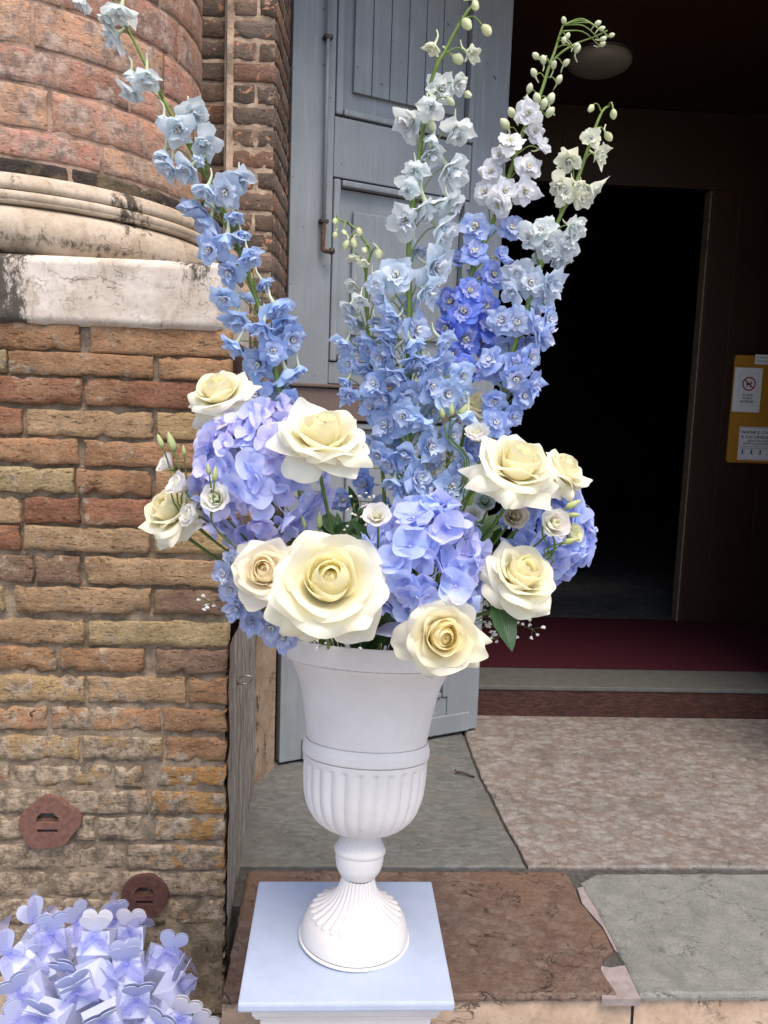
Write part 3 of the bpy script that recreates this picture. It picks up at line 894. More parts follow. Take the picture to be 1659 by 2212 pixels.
ident = lambda off: (lambda x, y, z: Vector((x, y, z)) + off)
k = 0
for (ya, yb, js, ci) in rows:
    zt, zb = P(240, ya, WY).z, P(240, yb, WY).z
    xs = [P(j, (ya + yb) / 2, WY).x for j in js]
    edges = [XW] + xs + [CX]
    if len(xs) % 2:                # a tight joint listed once
        edges = [XW] + [xs[0] - .003, xs[0] + .003] + xs[1:] + [CX]
    segs = [(edges[i], edges[i + 1]) for i in range(0, len(edges) - 1, 2)]
    # split the run beyond the frame into ordinary bricks
    a, b = segs[0]
    out = []
    while b - a > .42:
        out.append((b - .30, b)); b -= .31
    out.append((a, b))
    segs = out + segs[1:]
    for (a, b) in segs:
        if b - a < .02: continue
        k += 1
        depth_in = rng.uniform(-.004, .004)
        if ya > 2000: depth_in += .008
        me = brick_mesh(b - a, zt - zb, .05, ident(Vector((a, WY + depth_in, zb)) - PL), k, bev=.0036, rough=.0046 if ya > 1190 else .0036)
        cl = bcols[rng.choice(pick[ci])] if ya > 1190 else bcols[pick[ci][len([s for s in segs if s[0] < a]) % len(pick[ci])]]
        if ya > 1640 and b > CX - .01: cl = (0.42, 0.235, 0.095) if ya < 1830 else (.27, .185, .10)
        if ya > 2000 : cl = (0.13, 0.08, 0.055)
        j = rng.uniform(.85, 1.15)
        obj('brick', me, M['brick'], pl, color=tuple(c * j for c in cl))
me = wall_grid(lambda x, y, z: Vector((x, WY + y, z)) - PL, XW, CX - .004, GZ, z_s0, 190, 200, .0038, 30, 1.0,
               rec=lambda x, z: .004 + .010 * max(0, min(1, (z - .62) / .35)))
obj('mortar', me, M['mortar'], pl)
MB().prism([Vector(q) - PL for q in (Vector((XW, WY + .022, GZ)), Vector((CX - .006, WY + .022, GZ)), Vector((CX - .12, 2.95, GZ)), Vector((XW, 2.95, GZ)))], (0, 0, 0), (0, 0, z_s0 - .001 - GZ)).build('core', M['mortar'], pl)

# weathered facing of the jamb and the brown stone behind it
jam = thing('stone_jamb', 'weathered grey streaked jamb facing between the brick plinth and shutter', 'door jamb', (CX, WY, STEP))
JL = Vector(jam.location)
a0 = Vector((CX + .006, WY + .012, 0)); q1 = G(549, 1695, STEP)
nA = Vector((q1.x - a0.x, q1.y - a0.y, 0))
hgt = 0.95
def jfn(s, y, z):
    p = a0 + nA * s
    nrm = Vector((nA.y, -nA.x, 0)).normalized()
    return p + nrm * (-y) + Vector((0, 0, z)) - JL
me = wall_grid(jfn, 0, 1, 0.02, hgt, 30, 70, .005, 9, 5.0)
obj('facing', me, M['weathered'], jam)
q2 = G(592, 1660, STEP)
blk = thing('jamb_base_stone', 'brown stained stone strip beside the black gap at the shutter hinge', 'door jamb', (q1.x, q1.y, STEP))
BL = Vector(blk.location)
me = wall_grid(lambda s, y, z: Vector((q1.x + (q2.x - q1.x) * s, q1.y + (q2.y - q1.y) * s - y, z)) - BL, 0, 1, STEP - .02, 1.0, 8, 50, .006, 14, 8.0)
obj('face', me, M['brownstone'], blk)
MB().prism([Vector(q) - BL for q in (Vector((q1.x, q1.y + .012, STEP)), Vector((q2.x - .004, q2.y + .012, STEP)), Vector((q2.x - .004, q2.y + .05, STEP)), Vector((q1.x - .3, q2.y + .05, STEP)))], (0, 0, 0), (0, 0, .8)).build('core', M['brownstone'], blk)

# wire hook on the jamb
hk = P(510, 1478, WY + .18)
hook = thing('wire_hook', 'small bent wire loop sticking out of the weathered jamb', 'hook', tuple(hk))
s = .085 / 60
pts = [(0, .01, 0), (12, 0, 1), (22, 0, 2), (30, 0, 8), (29, 0, 15), (20, 0, 18), (11, 0, 15), (6, 0, 11)]
MB().tube(spline([Vector((a * s, b, c * s)) for a, b, c in pts], 5), .0022, 6).build('loop', M['steel'], hook, smooth=True)
MB().tube([(0, .03, -.002), (0, .004, 0), (0.004, 0, 0)], .0035, 6).build('shank', M['rust'], hook, smooth=True)
# bent nail in the brickwork
nl = P(70, 1540, WY - .004)
nail = thing('bent_nail', 'bent rusty nail sticking out of the brickwork joint', 'nail', tuple(nl))
MB().tube(spline([(-.003, .03, -.012), (-.002, 0, -.008), (0, -.012, .004), (.012, -.014, .012)], 5), .0022, 6).build('nail', M['rust'], nail, smooth=True)
nail.children[0].name = 'shank'

# anchor plates
def plate(px, py, r_px, name, label, mat, wob, seed):
    c = P(px, py, WY - .012)
    R = r_px * WY / F
    root = thing(name, label, 'plate', tuple(c))
    bm = bmesh.new()
    n = 56
    out = []
    for i in range(n):
        a = 2 * math.pi * i / n
        rr = R * (1 + wob(a))
        out.append((rr * math.cos(a), rr * math.sin(a)))
    holes = []
    sw = R * .40
    holes.append([(-sw, R * .08), (sw, R * .08), (sw, R * .26), (sw * .55, R * .45), (-sw * .6, R * .45), (-sw, R * .26)])
    holes.append([(-sw * .95, -R * .32), (sw * .9, -R * .32), (sw * .9, -R * .18), (-sw * .95, -R * .18)])
    # front face with holes by triangle fill
    def ring(pts, y): 
        vs = [bm.verts.new((x, y, z)) for x, z in pts]
        es = [bm.edges.new((vs[i], vs[(i + 1) % len(vs)])) for i in range(len(vs))]
        return vs, es
    allE = []
    fr = []
    for pts in [out] + holes:
        v_, e_ = ring(pts, -.004); fr.append(v_); allE += e_
    bmesh.ops.triangle_fill(bm, use_beauty=True, use_dissolve=False, edges=allE)
    for q, v_ in enumerate(fr):
        back = [bm.verts.new((v.co.x, .02 if q == 0 else .03, v.co.z)) for v in v_]
        for i in range(len(v_)):
            j = (i + 1) % len(v_)
            bm.faces.new((v_[i], v_[j], back[j], back[i]))
    bmesh.ops.recalc_face_normals(bm, faces=bm.faces[:])
    me = bpy.data.meshes.new("disc"); bm.to_mesh(me); bm.free()
    obj('disc', me, mat, root)
    MB().box((-sw * 1.2, .009, -R * .4), (sw * 1.2, .0095, R * .55)).build('recess', M['dark_filler'], root)
    MB().box((-sw, .003, R * .07), (sw, .009, R * .2), .001).build('anchor_bar', M['rust'], root)
    return root
plate(313, 1936, 52, 'anchor_plate', 'round dark red iron anchor plate with two slots above the favour boxes', M['plate'], lambda a: .012 * math.sin(3 * a), 1)
plate(104, 1780, 60, 'anchor_plate', 'ragged pinkish red slotted anchor plate higher on the brick plinth', M['plate_pink'], lambda a: .07 * math.sin(2 * a + .6) + .05 * math.sin(5 * a) + .16 * max(0, math.cos(a - .05)) ** 14 + .1 * max(0, math.cos(a - 1.7)) ** 6, 2)

# white stone slab on the plinth
sl = thing('stone_slab', 'white weathered stone slab with black crust between plinth and column base', 'stone slab', (CX, WY, z_s0))
SLo = Vector(sl.location)
xs1 = P(481, 640, WY).x
me = wall_grid(lambda x, y, z: Vector((x, WY - .014 + y, z)) - SLo, XW, xs1, z_s0, z_s1, 150, 22, .004, 9, 11.0, rec=lambda x, z: .02 * max(0, (z - z_s1 + .012) / .012) + .02 * max(0, (z_s0 + .01 - z) / .01) + (.02 * max(0, (x - xs1 + .012) / .012)))
obj('front', me, M['slab_stone'], sl)
MB().box(tuple(Vector((XW, WY + .008, z_s0 + .003)) - SLo), tuple(Vector((xs1 - .006, WY + .62, z_s1 - .002)) - SLo)).build('body', M['slab_stone'], sl)

# ------------------------------------------------------------------ column
ax = P(50, 700, 2.555)
AX, AY = ax.x, 2.555
RS = .523
col = thing('column', 'round red brick column on a moulded cream stone base, cut by the frame', 'column', (AX, AY, z_s1))
zf = lambda y: P(30, y, 2.02).z - z_s1
def cyl(R):
    return lambda x, y, z: Vector(((R - y) * math.sin(x / R), -(R - y) * math.cos(x / R), z))
prof = []
zt0, zt1, zt2, zt3 = 0.0, zf(436), zf(408), zf(372)
rt = .592
for i in range(15):
    a = -math.pi / 2 + math.pi * i / 14
    prof.append((rt - .055 + .055 * math.cos(a), zt0 + .004 + (zt1 - .008) * (0.5 + .5 * math.sin(a))))
v, f, u = lathe([(.3, .001)] + prof + [(.3, zt1 - .004)], 120, lambda a, i: 1 + .004 * mnoise.noise(Vector((a * 8, i * .4, 3))) + .003 * mnoise.noise(Vector((a * 30, i, 3))))
MB().add(v, f, u).build('torus', M['torus_stone'], col, smooth=True)
pr2 = [(.3, zt1 - .003), (.565, zt1 - .003), (.574, zt1 + .004)] + [(.566 + .01 * math.cos(a), zt1 + (zt2 - zt1) * (.5 + .4 * math.sin(a))) for a in np.linspace(-1.4, 1.4, 6)] + [(.558, zt2 - .002), (.3, zt2 - .002)]
v, f, u = lathe(pr2, 120, lambda a, i: 1 + .003 * mnoise.noise(Vector((a * 18, i * .4, 5))))
MB().add(v, f, u).build('fillet', M['torus_stone'], col, smooth=True)
pr3 = [(.3, zt2), (.566, zt2 + .001), (.564, zt2 + (zt3 - zt2) * .5), (.556, zt3 - .006), (.545, zt3 + .004), (.3, zt3 + .004)]
v, f, u = lathe(pr3, 120, lambda a, i: 1 + .007 * mnoise.noise(Vector((a * 40, i * .4, 7))))
MB().add(v, f, u).build('ledge', M['torus_stone'], col, smooth=True)
zj = [zt3 + .004, zf(324), zf(257), zf(158), zf(74)]
while zj[-1] < 1.3: zj.append(zj[-1] + .105)
M['soot'] = brick_mat('sooty plaster', (0.35, 0.28, 0.23), 0.60, 0.66)
M['crust'] = simple("black soot crust", (0.045, 0.036, 0.032), 0.95, 0.1, 0.6, 28, 0.9)
bk = 100
for i in range(len(zj) - 1):
    Lb = .36 if i != 1 else .5
    off = {0: .1, 1: .12, 2: .055, 3: .26, 4: .02}.get(i, rng.uniform(0, .3))
    s0 = -math.pi * RS * .75 + off
    arc = s0
    while arc < math.pi * RS * .75:
        bk += 1
        g = .010
        me = brick_mesh(Lb - g, zj[i + 1] - zj[i] - g * .8, .04, lambda x, y, z, a=arc, zz=zj[i]: cyl(RS)(x + a, y + rng.uniform(0, 0), z + zz), bk, nx=12, bev=.002, rough=.0022)
        base = (0.49, 0.275, 0.19) if i else (.055, .043, .04)
        jj = rng.uniform(.85, 1.18)
        obj('brick', me, M['cbrick'] if i else M['soot'], col, color=(base[0] * jj, base[1] * jj * rng.uniform(.92, 1.12), base[2] * jj))
        arc += Lb
v, f, u = lathe([(RS - .0035, zt3), (RS - .0035, zj[-1])], 90)
MB().add(v, f, u).build('joint_mortar', M['cmortar'], col, smooth=True)
v, f, u = lathe([(RS - .004, zj[-1]), (RS - .004, zj[-1] + 1.5)], 90)
MB().add(v, f, u).build('upper_shaft', M['cmortar'], col, smooth=True)

# ------------------------------------------------------------------ brick pier left of the door, above
YA, YB_, YC = 2.72, 2.66, 3.18
xA0, xA1 = P(400, 250, YA).x - .25, P(487, 250, YA).x
xB0, xB1 = P(503, 250, YB_).x, P(594, 250, YB_).x
pier = thing('brick_pier', 'sooty dark brick pier with pale joints beside the grey shutter', 'wall', (xB1, YB_, 0.98))
PO = Vector(pier.location)
SPL = (P(634, 250, 3.14).x - xB1) / (3.14 - YB_)
pitch = .0633
zr = P(545, 34, YB_).z
nrow = int((zr - 1.0) / pitch)
z_first = zr - nrow * pitch
kk = 200
dcol = [(0.145, 0.108, 0.086), (0.16, 0.115, 0.09), (0.125, 0.098, 0.083), (0.19, 0.11, 0.08), (0.15, 0.12, 0.10)]
for i in range(nrow + 12):
    z0 = z_first + i * pitch - pitch
    h = pitch - .012 + rng.uniform(-.002, .002)
    if z0 > 3.0: break
    xs = [(xB0, xB1)] if i % 2 else [(xB0, xB0 + (xB1 - xB0) * rng.uniform(.44, .54)), None]
    if xs[-1] is None: xs[-1] = (xs[0][1] + .009, xB1)
    vis = z0 < 2.62
    for (a, b) in xs:
        kk += 1
        c = rng.choice(dcol); j = rng.uniform(.8, 1.25)
        if i == int((P(533, 425, YB_).z - z_first) / pitch) + 1 and b < xB1 - .01: c, j = (0.36, 0.13, 0.06), 1
        obj('brick', brick_mesh(b - a, h, .04, ident(Vector((a, YB_ + rng.uniform(-.002, .003), z0)) - PO), kk, nx=8, nz=3, bev=.0025, rough=.0024), M['dbrick'], pier, color=tuple(q * j for q in c))
    # recessed strip to the left
    kk += 1
    sp = [(xA0, xA1)] if i % 2 else [(xA0, xA0 + .2), (xA0 + .21, xA1)]
    for (a, b) in sp:
        kk += 1
        c = rng.choice(dcol); j = rng.uniform(.7, 1.1)
        obj('brick', brick_mesh(b - a, h, .04, ident(Vector((a, YA + rng.uniform(-.002, .003), z0 + .02)) - PO), kk, nx=8, nz=3, bev=.0025, rough=.0024), M['dbrick'], pier, color=tuple(q * j for q in c))
    # reveal facing the doorway
    Ld = YC - YB_
    cuts = [0, .15, .30, Ld] if i % 2 else [0, .27, Ld]
    for q in range(len(cuts) - 1):
        kk += 1
        a, b = cuts[q], cuts[q + 1] - .009
        c = rng.choice(dcol); j = rng.uniform(.8, 1.5)
        obj('brick', brick_mesh(b - a, h, .03, lambda x, y, z, a=a, z0=z0: Vector((xB1 - y + .003 + SPL * (a + x), YB_ + .012 + a + x, z0 + z)) - PO, kk, nx=6, nz=3, bev=.0022, rough=.0016), M['dbrick'], pier, color=tuple(q2 * j for q2 in c))
me = wall_grid(ident(Vector((0, YB_ + .004, 0)) - PO), xB0 - .02, xB1 - .004, 1.0, 3.2, 12, 130, .003, 40, 14.0)
obj('mortar', me, M['dmortar'], pier)
me = wall_grid(ident(Vector((0, YA + .005, 0)) - PO), xA0 - .02, xA1 + .03, 1.0, 3.2, 14, 130, .003, 40, 15.0)
obj('mortar', me, M['dmortar'], pier)
me = wall_grid(lambda x, y, z: Vector((xB1 - .001 - y + SPL * (x - YB_ - .012), x, z)) - PO, YB_ + .01, YC, 1.0, 3.2, 20, 130, .003, 40, 16.0)
obj('mortar', me, M['dmortar'], pier)
MB().box(tuple(Vector((xA1 + .001, YB_ + .02, 1.0)) - PO), tuple(Vector((xB0 - .006, YA + .03, 3.2)) - PO), .003).build('groove_board', M['weathered'], pier)
MB().box(tuple(Vector((xA0 - .02, YA + .02, 1.0)) - PO), tuple(Vector((xB1 - .02, YC, 3.2)) - PO)).build('core', M['dmortar'], pier)

# the rest of the facade (left behind the column, lintel, right-hand jamb): closes the porch from the sky
fac = thing('facade', 'upper brick wall of the church above and around the doorway', 'building', (0, 2.9, 0))
MB().box((-6, -.02, 0), (xA0 - .03, .5, 8)).build('wall', M['facade'], fac)
MB().box((2.06, -.25, 0), (7, .499, 8)).build('wall', M['facade'], fac)
MB().box((xA0 - .025, -.25, 3.32), (2.055, .5, 8)).build('wall', M['facade'], fac)
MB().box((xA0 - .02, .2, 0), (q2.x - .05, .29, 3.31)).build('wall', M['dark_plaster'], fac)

# ------------------------------------------------------------------ shutter
hg = G(603, 1655, STEP)
en = G(1030, 1578, STEP)
dv = Vector((en.x - hg.x, en.y - hg.y, 0)); SW = dv.length; dvn = dv.normalized()
nn = Vector((dvn.y, -dvn.x, 0))              # towards the camera
shu = thing('door_shutter', 'tall blue grey panelled door leaf standing open with an iron bolt', 'door', (hg.x, hg.y, STEP))
shu.matrix_world = Matrix(((dvn.x, -nn.x, 0, hg.x), (dvn.y, -nn.y, 0, hg.y), (0, 0, 1, STEP + .012), (0, 0, 0, 1)))
HT = 3.1
def sz(px, py):
    """height on the leaf of a picture point"""
    r = ray(px, py); o = Vector((0, 0, ZC))
    t = (Vector((hg.x, hg.y, 0)) - o).dot(nn) / r.dot(nn)
    q = o + r * t
    return (q - Vector((hg.x, hg.y, 0))).dot(dvn), q.z - STEP - .012
def sbox(name, x0, x1, z0, z1, y0, y1, mat=M['paint'], bev=.004):
    return MB().box((x0, y0, z0), (x1, y1, z1), bev).build(name, mat, shu)
sx1 = sz(722, 300)[0]; sx2 = sz(1022, 300)[0]
za, zb, zc_, zd, ze = sz(735, 250)[1], sz(735, 385)[1], sz(720, 782)[1], sz(720, 838)[1], .16
sbox('stile', 0, sx1, 0.0, HT, 0, .045)
sbox('stile', sx2, SW, 0.0, HT, 0, .045)
sbox('rail', sx1 + .002, sx2 - .002, zb + .003, za - .003, .002, .043)
sbox('rail', sx1 + .002, sx2 - .002, 0.02, ze, .002, .043)
sbox('rail', sx1 + .002, sx2 - .002, zc_ - .08, zc_, .002, .043)
sbox('bottom_board', .09, SW - .05, 0.004, .085, -.016, -.001)
sbox('worn_board', 0.004, sx2 - .003, zd, zc_ - .083, -.03, .0, M['brownwood'])
sbox('worn_board', 0.004, sx2 - .003, zd - .12, zd - .004, -.018, .0, M['brownwood'])
# raised mouldings round the panels and the panel fields
def panel(z0, z1, boards):
    x0, x1 = sx1, sx2
    for (a, b, c, d) in ((x0, x0 + .03, z0, z1), (x1 - .03, x1, z0, z1), (x0 + .032, x1 - .032, z1 - .03, z1), (x0 + .032, x1 - .032, z0, z0 + .03)):
        sbox('moulding', a + .003, b, c + .004, d - .004, -.006, .03, bev=.006)
    i0, i1, j0, j1 = x0 + .034, x1 - .034, z0 + .034, z1 - .034
    MB().box((i0 - .004, .026, j0 - .004), (i1 + .004, .036, j1 + .004)).build('panel', M['paint'], shu)
    if boards:
        n = 6
        w = (i1 - i0 - .08) / n
        for q in range(n):
            sbox('board', i0 + .04 + q * w + .002, i0 + .04 + (q + 1) * w - .001, j0 + .06, j1 - .05, .008, .024, bev=.003)
    else:
        sbox('board', i0 + .055, i1 - .055, j0 + .07, j1 - .07, .008, .024, bev=.007)
panel(za, HT, True)
panel(zc_, zb, False)
panel(ze, zd - .126, False)
# long iron bolt
bolt_top = sz(705, -40); b_mid = sz(704, 85); b_m2 = sz(692, 480); bot = sz(690, 545)
bx = sz(699, 300)[0]
MB().tube([(bx, -.02, bolt_top[1]), (bx, -.02, b_m2[1])], .0075, 8).build('bolt_rod', M['paint'], shu, smooth=True)
MB().tube(spline([(bx, -.021, b_m2[1]), (bx - .002, -.021, bot[1] + .025), (bx, -.028, bot[1] + .004), (bx + .014, -.036, bot[1]), (bx + .022, -.038, bot[1] + .002)], 4), .0085, 8).build('bolt_handle', M['rust'], shu, smooth=True)
MB().ball((bx + .026, -.038, bot[1] + .002), .013).build('knob', M['iron'], shu, smooth=True)
for zz in (b_mid[1], b_m2[1]):
    MB().box((bx - .014, -.03, zz - .006), (bx + .016, .002, zz + .008), .003).build('bolt_guide', M['iron'], shu)

# twig on the slab
tw = G(1003, 1676, STEP)
twig = thing('twig', 'short dark dry twig lying on the grey slab', 'twig', (tw.x, tw.y, STEP + .006))
twig.scale = (.7, .7, .9)
MB().tube(spline([(-.045, .02, .002), (-.02, .01, .006), (.02, -.008, .002), (.05, -.03, 0)], 4), [.006] * 6 + [.005] * 7, 6).build('stick', M['twig'], twig)
MB().tube([(-.04, .018, .003), (-.047, .027, .012)], .004, 5).build('stub', M['twig'], twig)

# ------------------------------------------------------------------ pedestal
pd0 = 1.30
pf = P(748, 2168, pd0)
PZ = pf.z
xl_, xr_ = P(513, 2168, pd0).x, P(983, 2168, pd0).x
PW = xr_ - xl_
pbk = G(731, 1903, PZ).y
PD = pbk - pd0
pc = Vector(((xl_ + xr_) / 2, (pd0 + pbk) / 2, 0))
ped = thing('pedestal', 'square white painted pedestal carrying the urn in front of the step', 'pedestal', tuple(pc))
ped.rotation_euler = (0, 0, -math.atan2(P(731, 1903, pbk).x - pc.x - 0, 10) * 0)
hw, hd = PW / 2, PD / 2
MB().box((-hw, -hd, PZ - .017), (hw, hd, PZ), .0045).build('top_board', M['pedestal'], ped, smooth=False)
lev = [(.022, .0175, .027), (.026, .0445, .008), (.036, .053, .022)]
for i, (ins, z0, hh) in enumerate(lev):
    MB().box((-hw + ins, -hd + ins, PZ - z0 - hh), (hw - ins, hd - ins, PZ - z0 - .0005), .005).build('moulding', M['urn'], ped)
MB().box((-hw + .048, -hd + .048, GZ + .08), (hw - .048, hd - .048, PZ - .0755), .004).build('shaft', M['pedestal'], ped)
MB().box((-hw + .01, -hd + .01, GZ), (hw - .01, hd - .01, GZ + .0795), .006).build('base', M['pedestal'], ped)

# ------------------------------------------------------------------ urn
uc = P(765, 2015, (pd0 + pbk) / 2)
UY = pc.y
urn = thing('urn', 'white fluted urn with a flared bowl standing on the pedestal', 'urn', (uc.x, UY, PZ))
urn.rotation_euler = (math.radians(-0.6), math.radians(2.1), 0)
UP = Matrix.Translation((0, 0, .127)) @ Matrix.Rotation(math.radians(-9.5), 4, 'X') @ Matrix.Translation((0, 0, -.127))
def flute(n, depth, lo, hi, tot):
    def fn(a, i):
        s = i / tot
        k = max(0, min(1, (s - lo) / .08)) * max(0, min(1, (hi - s) / .06))
        return 1 - depth * k * (1 - abs(math.sin(a * n / 2)) ** 0.8)
    return fn
def zmap(z):
    if z <= .1163: return z * .1265 / .1163 if z > .006 else z
    if z <= .1763: return .127 + (z - .1163) * .085 / .06
    if z <= .3565: return .2122 + (z - .1763)
    return .3924 + (z - .3565) * 1.01
def wmap(z):
    if z < .045: return 1.045
    if z < .1165: return 1.045 - .045 * (z - .045) / .0715
    if z < .1765: return 1.0
    if z < .25: return 1 + .065 * (z - .1765) / .0735
    if z < .37: return 1.065
    if z < .47: return 1.065 - .055 * (z - .37) / .10
    return 1.01
def lathe_part(name, prof, fn=None, seg=192, mat=M['urn']):
    prof = [(r_ * wmap(z_), zmap(z_)) for r_, z_ in prof]
    v, f, u = lathe(prof, seg, fn)
    return MB().add(v, f, u).build(name, mat, urn, smooth=True, M=UP if name in ('knop', 'fluted_cup', 'band', 'bowl', 'rim') else None)
def dense(pts, n=5):
    return [(p.x, p.y) for p in spline([Vector((r, z, 0)) for r, z in pts], n)]
lathe_part('base_ring', [(.02, .0006), (.1045, .0006), (.1055, .002), (.1045, .0045), (.101, .0055)])
lathe_part('foot', [(.1, .0056)] + dense([(.1015, .007), (.1005, .016), (.0978, .026), (.0935, .036), (.088, .044), (.0835, .0495)]) + [(.0825, .051)])
fp = dense([(.0875, .0485), (.083, .0525), (.070, .059), (.0555, .069), (.043, .083), (.0358, .099), (.0322, .1163)], 8)
lathe_part('fluted_foot', fp, lambda a, i: 1 - .085 * (1 - abs(math.sin(a * 14)) ** 0.8), 360)
lathe_part('knop', dense([(.0285, .112), (.037, .119), (.0435, .127), (.047, .138), (.0475, .146)], 5) + dense([(.0475, .1465), (.0505, .150), (.0495, .155), (.045, .160), (.0385, .169), (.036, .176)], 5), lambda a, i: 1 - (.02 * (1 - abs(math.sin(a * 12))) if i > 32 else 0), 240)
cp = dense([(.034, .1765), (.055, .18), (.075, .188), (.092, .202), (.104, .222), (.110, .248), (.1135, .28), (.1145, .305), (.1148, .318), (.1148, .326)], 7)
lathe_part('fluted_cup', cp, flute(26, .045, .14, .88, len(cp) - 1), 416)
lathe_part('band', dense([(.1140, .3265), (.1172, .329), (.118, .337), (.1175, .345), (.1145, .354), (.1125, .3565)], 4))
bp = dense([(.1118, .357), (.1138, .372), (.122, .41), (.133, .45), (.1475, .487), (.1595, .507)], 6)
lathe_part('bowl', bp + [(.1575, .506), (.13, .45), (.105, .37), (.02, .36)])
lathe_part('rim', dense([(.158, .5075), (.1645, .5085), (.1665, .513), (.1678, .53), (.1685, .546), (.1665, .549)], 5) + dense([(.1635, .548), (.160, .535), (.157, .51)], 3))
UM = Matrix.Translation(urn.location) @ urn.rotation_euler.to_matrix().to_4x4() @ UP
foam = thing('floral_foam', 'dark green block of floral foam inside the urn mouth', 'floral foam', tuple(UM @ Vector((0, 0, .425))))
v, f, u = lathe([(.001, .06), (.05, .058), (.085, .05), (.095, .035), (.08, .0)], 32, lambda a, i: 1 + .02 * math.sin(a * 7 + i))
MB().add(v, f, u).build('block', M['foam'], foam, smooth=True)
RIM = UM @ Vector((0, 0, .53))

# ================================================================== FLOWERS
def petal_geo(r0, L, W, a0, a1, p=1.4, side=0.0, tip=0.3, point=0.0, ruf=0.0, nu=8, nv=8, base=0.4, wrap=2.3, ph=0.0, peak=.6, z0=0.0, twist=0.0, k=4.0, roll=0.0, crease=0.0):
    """one petal on a surface of revolution round +Z; angles in degrees measured from the axis"""
    u = np.linspace(-1, 1, nu + 1)[None, :]
    v = np.linspace(0, 1, nv + 1)[:, None]
    Lu = L * (1 - tip * np.abs(u) ** 2.2 + point * np.exp(-(u / .22) ** 2))
    al = np.radians(a0 + (a1 - a0) * v ** p + side * u ** 2 * v ** 1.5 + ruf * 260 * np.sin(k * u + ph) * v ** 2)
    al = al + np.radians(roll) * np.clip((v - .72 + .12 * np.abs(u)) / .28, 0, 1) ** 1.6
    ds = Lu / nv
    am = (al[1:] + al[:-1]) / 2
    R = r0 + np.vstack([np.zeros((1, nu + 1)), np.cumsum(np.sin(am), 0)]) * ds
    Z = z0 + np.vstack([np.zeros((1, nu + 1)), np.cumsum(np.cos(am), 0)]) * ds
    w = W * (base + (1 - base) * np.sin(np.pi / 2 * np.minimum(v / peak, 1)))
    th = u * w / np.maximum(np.abs(R), w / wrap) + twist * v
    Z = Z + ruf * L * v ** 2 * np.sin(k * u + ph)
    R = R + crease * L * np.cos(u * 5.5 + ph) * v
    X, Y = R * np.cos(th), R * np.sin(th)
    verts = np.stack([X, Y, Z], -1).reshape(-1, 3)
    uv = np.stack(np.broadcast_arrays(u * .5 + .5, v), -1).reshape(-1, 2)
    n = nu + 1
    faces = [(j * n + i, j * n + i + 1, (j + 1) * n + i + 1, (j + 1) * n + i) for j in range(nv) for i in range(nu)]
    return verts, faces, uv


def rotz(v, a):
    c, s = math.cos(a), math.sin(a)
    return np.stack([v[:, 0] * c - v[:, 1] * s, v[:, 0] * s + v[:, 1] * c, v[:, 2]], -1)


STEMC = (0.11, 0.19, 0.045)
UR = lambda a, b: rng.uniform(a, b)
CORE = UM @ Vector((0, 0, .46))        # where the stems meet inside the urn


def stem_to_urn(mb, top, back, rad=.0035, spread=.085):
    """a stem from a flower head back into the urn mouth"""
    top = Vector(top)
    a = top + Vector(back).normalized() * .05
    d = Vector((top.x - CORE.x, top.y - CORE.y, 0))
    if d.length > spread: d = d.normalized() * spread
    foot = CORE + d + Vector((0, 0, -.02 - .0 * rng.random()))
    knee = UM @ Vector((0, 0, .60)) + d * 1.25
    if knee.z > a.z: knee = foot.lerp(a, .55) + Vector((0, 0, .01))
    mb.tube(spline([top, a, knee, foot], 6), rad, 6)


def leaf_geo(mb, base, direction, up, L, W, bend=.25, n=8):
    d = Vector(direction).normalized(); up = Vector(up); sdv = d.cross(up).normalized(); nm = sdv.cross(d).normalized()
    vs, uv, fs = [], [], []
    for i in range(n + 1):
        t = i / n
        w = W * math.sin(math.pi * min(1, t ** .8)) ** .75 * (1 - .25 * t)
        c = Vector(base) + d * L * t - nm * (bend * L * t * t)
        for k in (-1, -.5, 0, .5, 1):
            saw = 1 + (.05 if i % 2 else -.03) * abs(k)
            vs.append(c + sdv * w * k * saw + nm * abs(k) * w * .25)
            uv.append((k * .5 + .5, t))
    for i in range(n):
        for k in range(4):
            a = i * 5 + k
            fs.append((a, a + 1, a + 6, a + 5))
    mb.add(vs, fs, uv)


